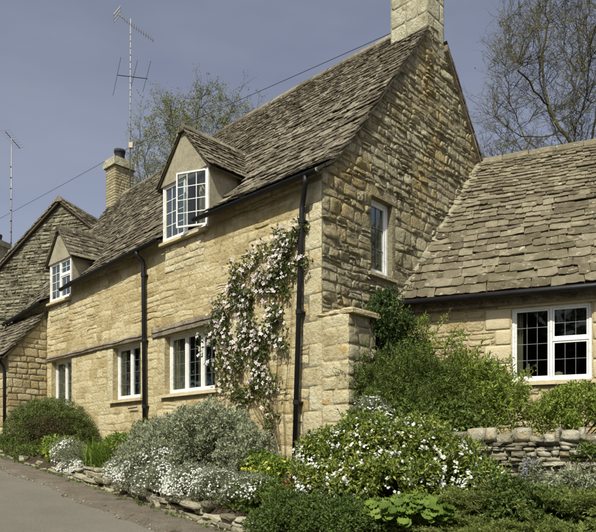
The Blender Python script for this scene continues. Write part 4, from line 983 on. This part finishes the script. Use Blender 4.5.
blades('daylily', 'fresh green strap-leaved clump beside the silver shrub, left of its pair', base_ts(4.45, -1.45), 210, .62, .38, 'l_strap', 220, group='strap-leaved clumps')
blades('daylily', 'fresh green strap-leaved clump touching the silver shrub, right of its pair', base_ts(4.0, -1.45), 210, .62, .38, 'l_strap', 221, group='strap-leaved clumps')
# silver shrub
sb_ = base_ts(2.2, -.85)
SIL = [tsb(1.55, -.85, .18, .62, .52, .66), tsb(2.2, -.8, .14, .66, .5, .62), tsb(2.95, -.85, .08, .62, .52, .56), tsb(3.35, -.95, .02, .45, .45, .48), tsb(.85, -.85, -.12, .45, .42, .48), tsb(2.3, -1.25, -.2, 1.0, .35, .4), tsb(3.2, -1.3, -.15, .4, .32, .34)]
plant('silver_shrub', 'large silver-grey leaved shrub under the three-light window', 'shrub', sb_, SIL, 50000, .055, .36, 'l_silver', 620, .12, 230, sh=(420, .22, 20, 1.0), up=.75, spread=.8, keep=wallkeep(sb_), minz=-.1)
# dark sprouts behind it by the downpipe
for i, (t_, s_, zt) in enumerate([(4.75, -.3, .55), (4.35, -.35, .6), (3.6, -.3, .55)]):
    plant('sprout', ['dark leafy sprout against the wall left of the middle downpipe', 'dark leafy sprout rising behind the silver shrub right of the downpipe', 'dark leafy sprout just under the sill of the three-light window'][i], 'plant', base_ts(t_, s_), [tsb(t_, s_, zt-.25, .12, .12, .36)], 500, .07, .35, 'l_mid', 25, .08, 240+i, up=.6, group='sprouts by the wall')
# front white mats
plant('snow_in_summer', 'silvery mat of white flowers tumbling over the stones below silver shrub, left one', 'flowers', base_ts(2.5, -1.6), [tsb(3.1, -1.62, -.3, .36, .26, .26), tsb(2.5, -1.70, -.40, .42, .28, .32), tsb(1.9, -1.72, -.50, .42, .28, .36), tsb(2.3, -1.5, -.2, .4, .3, .3)], 17000, .04, .26, 'l_grey', 300, .11, 250, WF(1500, .028, 2.2)+WF(500, .028, 0))
plant('snow_in_summer', 'silvery mat of dense white flowers above the bare stone edging, right one', 'flowers', base_ts(.7, -1.5), [tsb(1.2, -1.66, -.52, .40, .28, .34), tsb(.65, -1.55, -.52, .38, .3, .28), tsb(.1, -1.45, -.54, .34, .28, .22)], 13000, .04, .26, 'l_grey', 260, .11, 251, WF(1500, .028, 1.8)+WF(500, .028, 0))
# yellow, violet and bronze near the corner pipe
plant('yellow_corydalis', 'soft yellow-flowered clump left of the corner downpipe foot', 'flowers', base_ts(.25, -.95), [tsb(.45, -.95, -.22, .28, .24, .22), tsb(.05, -.95, -.26, .25, .22, .2)], 4500, .05, .5, 'l_strap', 100, .09, 260, [dict(n=240, size=.045, mat='f_yellow')])
t = blades('bluebell', 'clump with violet flower spikes near the corner downpipe foot', base_ts(-.2, -1.05), 90, .3, .22, 'l_strap', 261, cat='flowers')
r = np.random.RandomState(5); P = []
for i in range(8):
    bx, by, h = r.normal()*.16, r.normal()*.08, .34+.12*r.rand(); P += [(bx+r.normal()*.012, by+r.normal()*.012, h-.16*r.rand()) for _ in range(22)]
petals('flowers', np.array(P), r.normal(size=(len(P), 3)), .045, 'f_blue', t, 262)
plant('green_mound', 'low mixed green mound behind the dark hedge and violet spikes', 'plant', base_ts(-.15, -1.35), [tsb(.0, -1.35, -.62, .38, .3, .28), tsb(-.5, -1.4, -.66, .35, .3, .26)], 6000, .05, .4, 'l_mid', 130, .1, 263)
plant('heuchera', 'bronze-red leafy plant below the corner downpipe foot', 'plant', base_ts(-.65, -1.2), [tsb(-.65, -1.2, -.52, .2, .18, .17), tsb(-.9, -1.2, -.55, .16, .15, .14)], 1100, .05, .6, 'l_red', 40, .09, 264)
# dark low hedge
hb = gb(.2, 7.95)
plant('low_hedge', 'low dense dark green bush at the bottom edge, right of stone edging', 'bush', hb, [(-.05, 8.12, -.86, .48, .4, .33), (.45, 7.75, -.82, .5, .42, .3), (.75, 7.5, -.88, .42, .4, .3), (-.35, 8.25, -.98, .3, .3, .26)], 34000, .04, .45, 'l_hedge', 480, .1, 270)
# white flowering mexican orange
kb = gb(1.2, 8.3)
CH = [(.42, 8.62, -.22, .45, .42, .50), (.95, 8.45, -.06, .58, .5, .54), (1.55, 8.3, -.08, .6, .5, .52), (1.95, 8.1, -.26, .45, .4, .42), (1.2, 8.0, -.38, .85, .35, .36), (.5, 8.25, -.42, .5, .38, .32), (2.3, 7.85, -.48, .36, .34, .34)]
plant('mexican_orange', 'glossy green shrub covered in white flower clusters before the buttress', 'shrub', kb, CH, 40000, .06, .42, 'l_chois', 520, .13, 280, sh=(120, .18, 12, 1.0), flowers=[dict(n=560, size=.033, mat='f_white', zmin=-.5, out=1.07, umbel=4, us=.016)], up=.35, curl=.2)
for i, (u, Y, za, zb_, lab) in enumerate([(317, 9.0, -.35, .32, 'tall silvery stems with small white flowers by the corner downpipe'), (372, 8.95, .2, .82, 'silvery stems with small white flowers at the foot of the buttress')]):
    X = (u-CX)/FPX*Y; B = gb(X, Y); zm = (za+zb_)/2
    plant('white_campion', lab, 'flowers', B, [(X, Y, zm, .26, .2, (zb_-za)/2), (X+.18, Y, zm-.1, .22, .2, (zb_-za)/2)], 2600, .05, .22, 'l_grey', 90, .1, 290+i, [dict(n=190, size=.036, mat='f_white', zmin=-.6, out=1.05)], up=.8)
# shrubs in the angle of the wing
g0 = gb(1.7, 10.2)
plant('evergreen_climber', 'dark dense evergreen filling the corner where wing meets gable', 'shrub', g0, [(1.62, 10.55, 1.75, .38, .3, .62), (1.5, 10.3, 1.15, .45, .38, .6), (1.85, 10.55, 1.3, .45, .35, .65), (1.45, 10.5, 2.35, .16, .14, .35), (1.3, 10.3, 1.9, .18, .18, .5)], 26000, .05, .5, 'l_dark', 260, .15, 300, sh=(160, .3, 26, 1.0), minz=.0)
plant('feathery_shrub', 'bright feathery green shrub in front of the dark corner evergreen', 'shrub', gb(1.85, 9.6), [(1.6, 9.65, .95, .55, .42, .55), (2.05, 9.6, .75, .6, .42, .6), (1.35, 9.4, .55, .42, .36, .45), (1.9, 9.3, .4, .8, .36, .4)], 26000, .065, .2, 'l_mid', 240, .18, 301, sh=(220, .42, 36, 1.0), up=.25, spread=.9)
plant('bamboo_shrub', 'airy pale green shrub with long leaflets left of wing window', 'shrub', gb(2.75, 9.6), [(2.6, 9.75, .95, .5, .4, .5), (3.0, 9.65, .75, .45, .38, .42), (2.9, 9.5, .5, .65, .36, .34)], 9000, .08, .26, 'l_light', 150, .16, 302, sh=(130, .4, 26, 1.0), up=.2, spread=.9)
plant('tall_sprigs', 'thin tall sprigs rising against the wing wall above the shrubs', 'plant', gb(2.3, 10.1), [(2.25, 10.1, 1.55, .34, .2, .5), (2.0, 10.2, 1.85, .2, .15, .3), (2.6, 10.05, 1.35, .25, .2, .4)], 700, .07, .28, 'l_light', 26, .1, 303, sh=(26, .6, 26, 1.0), up=.3)
plant('buttress_weeds', 'sparse weedy sprigs clinging to the shaded side of the buttress', 'plant', gb(1.1, 9.75), [(1.0, 9.78, 1.0, .14, .12, .5), (1.12, 9.85, .6, .2, .16, .5)], 1500, .05, .3, 'l_mid', 40, .09, 304, sh=(40, .3, 18, 1.0))
plant('low_shrub', 'dark low leafy shrub under the feathery one, behind white flowers', 'shrub', gb(1.6, 8.95), [(1.3, 9.05, .35, .6, .35, .36), (1.9, 9.0, .35, .55, .3, .34), (2.4, 9.05, .32, .4, .25, .3)], 14000, .06, .45, 'l_mid', 170, .15, 305, sh=(90, .28, 16, 1.0))
plant('round_shrub', 'rounded light green shrub beneath the wing window', 'shrub', gb(3.95, 9.2), [(3.75, 9.25, .5, .4, .34, .36), (4.15, 9.15, .58, .45, .36, .4), (4.6, 9.0, .5, .4, .34, .36)], 11000, .05, .42, 'l_light', 130, .13, 306, sh=(110, .25, 18, 1.0), up=.5)
wbk = lambda x, y, z: LW+WX*x+WY*y+Vector((0, 0, z+HZ))
p = wbk(.62, .0, -.5)
plant('aubretia', 'small tuft with violet flowers growing out of the garden wall', 'flowers', p, [(p.x, p.y-.03, -.22, .13, .09, .18), (p.x+.02, p.y-.06, -.4, .14, .1, .14)], 1700, .04, .4, 'l_grey', 60, .06, 310, [dict(n=34, size=.04, mat='f_blue', zmin=-.5)])
p = wbk(1.3, .0, -.3)
plant('wall_fern', 'small green tuft on the face of the garden wall near its right end', 'plant', p, [(p.x, p.y, .02, .16, .08, .12)], 700, .05, .35, 'l_mid', 30, .06, 311, stem=False)
# alchemilla, big rounded leaves
al = thing('lady_mantle', 'bright green plant with broad round leaves at the bottom edge', 'plant', gb(1.3, 7.35)+Vector((0, 0, .12))); V = []; F = []; r = random.Random(9); cst = Col(); rvv = []
for i in range(300):
    a = r.uniform(0, 6.283); q = math.sqrt(r.random())*.55; o = Vector((q*math.cos(a)*1.05, q*math.sin(a)*.75, .42-.32*q+r.uniform(-.12, .07))); nrm = Vector((math.cos(a)*q*.8+r.gauss(0, .3), math.sin(a)*q*.8-.3+r.gauss(0, .3), 1)).normalized()
    ax = nrm.orthogonal().normalized(); ay = nrm.cross(ax); R_ = r.uniform(.035, .075); bb = len(V); n = 18; V.append(o-nrm*R_*.25)
    for j in range(n): qq = 2*math.pi*j/n; rr = R_*(1+.10*math.cos(qq*9))*(1 if j else .5); V.append(o+(ax*math.cos(qq)+ay*math.sin(qq))*rr+nrm*.012*math.cos(qq*9))
    F += [(bb, bb+1+j, bb+1+(j+1) % n) for j in range(n)]; rvv += [r.random()]*(n+1)
    cst.tube([(0, 0, 0), o*.6+Vector((0, 0, .05)), o-nrm*R_*.2], [.006, .005, .003], 4, False)
npmesh('leaves', [tuple(v) for v in V], F, M['l_alch'], al, rvv)['kind'] = 'stuff'; cst.build('stem', M['l_strap'], al)
# juniper: arching sprays of needles
def juniper(name, label, base, n, L, seed, aim=(0, -1, 0)):
    t = thing(name, label, 'shrub', base); r = np.random.RandomState(seed); Ps = []; Ts = []; Ns = []; c = Col()
    for i in range(n):
        az = r.rand()*6.283; el = .1+1.0*r.rand(); l = L*(.55+.6*r.rand()); d = np.array([math.cos(az)*math.cos(el)*1.5, math.sin(az)*math.cos(el)*.8, math.sin(el)*.75]); o = np.array([r.normal()*L*.5, r.normal()*.12, .02]); K = 26; prev = None; pts = []
        for j in range(K):
            k = j/K; p = o+d*l*k+np.array([0, 0, -.30*l*k*k]); pts.append(p)
            if k < .25: continue
            for q in range(5):
                a = r.normal(size=3); Ps.append(p); Ts.append(d/np.linalg.norm(d)*.7+a*.65); Ns.append(r.normal(size=3)+np.array([0, 0, .6]))
            for sd in (-1, 1):
                if r.rand() < .75:
                    e = np.cross(d, [0, 0, 1])*sd; e = e/np.linalg.norm(e)*.8+d/np.linalg.norm(d)+np.array([0, 0, .25*r.normal()]); sl = .10*(1-k*.5)
                    for q in range(6): Ps.append(p+e*sl*q/6); Ts.append(e+r.normal(size=3)*.6); Ns.append(r.normal(size=3)+np.array([0, 0, .6]))
        c.tube([Vector(pts[0]), Vector(pts[8]), Vector(pts[16]), Vector(pts[-1])], [.007, .005, .004, .002], 4, False)
    P = np.array(Ps); T = unit(np.array(Ts)); N = unit(np.array(Ns)); N = unit(N-T*np.sum(N*T, 1, keepdims=True)); V, F = leafgeo(P, T, N, .032*(.7+.6*r.rand(len(P))), .28)
    npmesh('foliage', V, F, M['l_jun'], t, np.repeat(r.rand(len(P))*.99, 4))['kind'] = 'stuff'; c.build('stem', M['stem'], t)
for i, (X, Y, z_) in enumerate([(2.0, 7.6, -.68), (2.75, 7.4, -.60), (3.5, 7.15, -.58), (2.3, 7.05, -.95), (3.1, 6.85, -.93)]):
    juniper('juniper', ['feathery juniper left under the garden wall', 'feathery juniper in the middle under the garden wall', 'feathery juniper at the right edge under the garden wall', 'feathery juniper at bottom edge right of broad round leaves', 'feathery juniper at the bottom right corner'][i], (X, Y, z_+HZ), 170, (.5, .62, .48, .6, .55)[i], 320+i)
plant('green_clump', 'dark leafy clump between junipers near the bottom right corner', 'plant', gb(2.45, 7.35), [(2.45, 7.3, -.62, .3, .26, .3), (2.8, 7.15, -.7, .26, .24, .26)], 6000, .055, .4, 'l_hedge', 90, .11, 330, sh=(50, .2, 14, 1.))
plant('sage_clump', 'grey-green leafy clump at the right edge below the garden wall', 'plant', gb(3.35, 7.6), [(3.3, 7.5, -.5, .32, .26, .28), (3.75, 7.35, -.5, .3, .26, .26)], 6000, .05, .35, 'l_silver', 90, .11, 331, sh=(60, .2, 14, 1.))
# weeds along the road edge
r = np.random.RandomState(88); P = []
for i in range(260):
    t_ = r.uniform(-3, 9.5); s_ = -1.93-abs(r.normal())*.07
    for q in range(12): p = wp(t_+r.normal()*.025, s_+r.normal()*.02, road_z(t_)+.015); P.append((p.x, p.y, p.z))
P = np.array(P); T = unit(r.normal(size=P.shape)*.6+np.array([0, 0, .9])); N = unit(r.normal(size=P.shape)); N = unit(N-T*np.sum(N*T, 1, keepdims=True)); V, F = leafgeo(P, T, N, .03+.05*r.rand(len(P)), .22)
tag(npmesh('weeds', V, F, M['l_mid'], None, np.repeat(r.rand(len(P))*.99, 4)), kind='stuff')
# unseen trees added behind the viewpoint so the lower panes reflect dark foliage
for i in range(9):
    t_ = -12+i*4.6; p = wp(t_, -14.5+(i % 3)*.9); p.z = road_z(t_)+HZ-.1; hh = 8.2+1.1*((i*7) % 5)/4
    lt = plant('added_lane_tree', 'broad leafy tree added unseen across the lane, behind the viewpoint, for dark reflections', 'tree', p, [(p.x, p.y, p.z-HZ+hh*.58, 2.7, 2.5, hh*.44), (p.x+.8, p.y-.6, p.z-HZ+hh*.4, 2.5, 2.4, hh*.4)], 9000, .32, .5, 'l_mid', 220, .7, 600+i, group='added trees across the lane', stem=False)
    c = Col(); c.tube([(0, 0, -.1), (.1, 0, hh*.3), (0, .1, hh*.7)], [.24, .18, .07], 8); c.build('trunk', M['bark'], lt, True)
# low ground cover
r = np.random.RandomState(77); P = []
for i in range(16000):
    t_ = r.uniform(-5, 9); s_ = r.uniform(-1.68, -.06)
    if t_ < -.3: s_ = r.uniform(-1.68, 1.0)
    p = wp(t_, s_); P.append((p.x, p.y, ground_z(p.x, p.y)+HZ+.01+.06*r.rand()))
P = np.array(P); T = unit(r.normal(size=P.shape)+np.array([0, 0, .9])); N = unit(r.normal(size=P.shape)+np.array([0, 0, .8])); N = unit(N-T*np.sum(N*T, 1, keepdims=True)); V, F = leafgeo(P, T, N, .05+.05*r.rand(len(P)), .4)
tag(npmesh('ground_cover', V, F, M['l_mid'], None, np.repeat(r.rand(len(P))*.99, 4)), kind='stuff')

# ------------------------------------------------------------------ clematis on the front wall
cb = base_ts(.9, -.12); cl = thing('clematis', 'pink-white flowering clematis climbing the front wall by the corner downpipe', 'climber', cb)
BL = [(300, 232, 12), (288, 243, 16), (276, 258, 18), (262, 272, 19), (290, 268, 13), (250, 292, 20), (272, 292, 20), (235, 306, 15), (258, 318, 22), (282, 318, 13), (238, 333, 18), (222, 330, 12), (215, 350, 11), (228, 362, 15), (248, 350, 20), (270, 345, 15), (250, 378, 13), (240, 392, 9), (262, 372, 12), (284, 345, 8), (262, 402, 8), (272, 425, 6), (236, 268, 7), (307, 262, 6), (255, 395, 13), (278, 385, 10), (243, 412, 8), (276, 408, 9), (228, 385, 8), (222, 312, 10), (240, 288, 9), (210, 338, 8)]
r = np.random.RandomState(31); Pl = []; Nl = []; Pf = []; Nf = []
for u, v, rad in BL:
    for i in range(int(rad*rad*1.7)):
        q = rad*math.sqrt(r.rand()); a = r.rand()*6.283; t_, z_ = wallpix(u+q*math.cos(a), v+q*math.sin(a))
        if mnoise.noise(Vector((t_*3.2, z_*3.2, 1.3))) < -.12: continue
        Pl.append(wp(t_, -.03-.14*r.rand()**1.3, z_)-cb)
    for i in range(int(rad*rad*.145)):
        q = rad*math.sqrt(r.rand()); a = r.rand()*6.283; t_, z_ = wallpix(u+q*math.cos(a), v+q*math.sin(a))
        if mnoise.noise(Vector((t_*3.2, z_*3.2, 1.3))) < -.22 or (v > 385 and r.rand() < .7): continue
        Pf.append(wp(t_, -.12-.10*r.rand(), z_)-cb)
n_ = -np.array(E_)
P = np.array(Pl); N = unit(r.normal(size=P.shape)*.6+n_); T = unit(r.normal(size=P.shape)+np.array([0, 0, -.35])); N = unit(N-T*np.sum(N*T, 1, keepdims=True)); V, F = leafgeo(P, T, N, .05+.04*r.rand(len(P)), .5)
npmesh('foliage', V, F, M['l_clem'], cl, np.repeat(r.rand(len(P))*.99, 4))['kind'] = 'stuff'
P = np.array(Pf); petals('flowers', P, unit(r.normal(size=P.shape)*.45+n_+np.array([0, 0, .25])), .07, 'f_pink', cl, 33, 4, .8)
c = Col(); rr = random.Random(4)
ends = [(232, 330), (250, 300), (270, 280), (290, 250), (300, 235), (260, 330), (240, 360), (280, 300), (222, 345), (285, 330), (262, 360), (248, 385)]
for (u, v) in ends:
    te, ze = wallpix(u, v); t0 = .95+rr.uniform(-.15, .25); z0 = -.5; pts = []
    for i in range(11):
        k = i/10; pts.append(wp(t0+(te-t0)*k**1.25+.3*n1(k*4+u, 2)*(1-k)*min(1, k*4), -.035-.03*rr.random(), z0+(ze-z0)*k+.05*n1(k*5+v, 4))-cb)
    c.tube(pts, [.007*(1-.7*i/10) for i in range(11)], 5, False)
c.build('stem', M['stem'], cl, True)

# ------------------------------------------------------------------ bare spring trees (space colonisation)
def tree(name, label, base, trunk_h, env, natt, seed, step=.32, r_tip=.008, twig=(2, .55), leaf=None, mat='twig', lean=(0, 0), power=2.1, kill=.55, infl=2.4):
    r = np.random.RandomState(seed); base = Vector(base); th = thing(name, label, 'tree', base)
    A = []
    while len(A) < natt:
        p = env(r)
        if p is not None: A.append(p)
    A = [Vector(a)-base for a in A]; nodes = [Vector((0, 0, 0))]; par = [-1]; n = int(trunk_h/step)
    for i in range(n): nodes.append(nodes[-1]+Vector((lean[0]/n+.025*r.normal(), lean[1]/n+.025*r.normal(), step))); par.append(len(nodes)-2)
    alive = np.ones(len(A), bool); Aa = np.array(A); big = 4.5
    for it in range(170):
        kd = KDTree(len(nodes)); [kd.insert(p, i) for i, p in enumerate(nodes)]; kd.balance(); G = {}
        rad = big if it < 25 else infl
        for i in np.nonzero(alive)[0]:
            co, j, d = kd.find(A[i])
            if d < kill: alive[i] = False
            elif d < rad: G.setdefault(j, Vector((0, 0, 0))); G[j] += (A[i]-co).normalized()
        if not G: break
        add = 0
        for j, g in G.items():
            if g.length < 1e-3: continue
            dv = (g.normalized()+Vector(r.normal(size=3))*.10).normalized(); p = nodes[j]+dv*step
            nodes.append(p); par.append(j); add += 1
        if len(nodes) > 15000: break
    N = len(nodes); kids = [[] for _ in range(N)]
    for i in range(1, N): kids[par[i]].append(i)
    R_ = np.zeros(N)
    for i in range(N-1, -1, -1): R_[i] = r_tip if not kids[i] else (sum(R_[k]**power for k in kids[i]))**(1/power)
    c = Col(); stack = [(0, None)]; c2 = Col()
    while stack:
        i, pr = stack.pop(); chain = ([pr] if pr is not None else [])+[i]
        while kids[chain[-1]]:
            ks = sorted(kids[chain[-1]], key=lambda k: -R_[k])
            for k in ks[1:]: stack.append((k, chain[-1]))
            chain.append(ks[0])
        if len(chain) > 1:
            rr_ = [R_[k] for k in chain]
            if pr is not None: rr_[0] = R_[chain[1]]
            c.tube([nodes[k] for k in chain], rr_, 7 if rr_[0] > .05 else 4, False)
    c.build('trunk', M[mat], th, True)
    # fine twigs
    LP = []; tw = Col()
    def twg(o, d, l, q, lev):
        m = o+d*l*.5+Vector(r.normal(size=3))*.05*l; e = o+d*l+Vector(r.normal(size=3))*.1*l+Vector((0, 0, .08*l))
        tw.tube([o, m, e], [q, q*.75, q*.45], 3, False)
        if lev:
            for _ in range(twig[2]):
                k = .3+.7*r.rand(); dd = (d+Vector(r.normal(size=3))*.55).normalized(); twg((o.lerp(m, k*2) if k < .5 else m.lerp(e, k*2-1)), dd, l*(.35+.35*r.rand()), q*.6, lev-1)
        else:
            for _ in range(leaf[0]): LP.append(o.lerp(e, .4+.65*r.rand())+Vector(r.normal(size=3))*leaf[3])
    for i in range(n+1, N):
        if R_[i] < r_tip*2.3:
            d0 = (nodes[i]-nodes[par[i]]).normalized()
            for q in range(twig[0]): twg(nodes[i], (d0*.9+Vector(r.normal(size=3))*.5).normalized(), twig[1]*(.5+.8*r.rand()), r_tip*.9, 2)
    tw.build('twigs', M[mat], th)['kind'] = 'stuff'
    if leaf:
        P = np.array(LP); T = unit(r.normal(size=P.shape)+np.array([0, 0, .2])); Nn = unit(r.normal(size=P.shape)+np.array([0, 0, .6])); Nn = unit(Nn-T*np.sum(Nn*T, 1, keepdims=True))
        V, F = leafgeo(P, T, Nn, leaf[1]*(.6+.8*r.rand(len(P))), .6); npmesh('crown', V, F, M[leaf[2]], th, np.repeat(r.rand(len(P))*.99, 4))['kind'] = 'stuff'
    return th
def env_r(r):
    p = r.uniform(-1, 1, 3)
    if p @ p > 1 or p[2] < -.45: return None
    if (p @ p) < .16 and r.rand() < .6: return None
    q = np.array([12.6+p[0]*5.5, 24+p[1]*4.6, HZ+13.3+p[2]*9.5])
    return q if mnoise.noise(Vector(q*.33)) > -.28 else None
tree('bare_tree', 'large nearly bare spreading tree rising behind the wing roof at right', (13.4, 24.3, HZ-.2), 7.5, env_r, 1000, 401, .36, .012, (4, 1.0, 3), (1, .05, 'l_bud', .03), lean=(-.6, 0), kill=.85, infl=2.6)
def env_l(r):
    p = r.uniform(-1, 1, 3)
    if p @ p > 1 or p[2] < -.7: return None
    q = np.array([-4.45+p[0]*3.9, 30+p[1]*3.2, HZ+12.5+p[2]*4.7])
    return q if mnoise.noise(Vector(q*.45)) > -.25 else None
tree('spring_tree', 'tree with thin new leaves behind the ridge between aerial and gable chimney', (-4.6, 30, HZ+.3), 7.5, env_l, 620, 402, .32, .011, (3, .8, 3), (4, .065, 'l_bud', .06), kill=.7, infl=2.2)
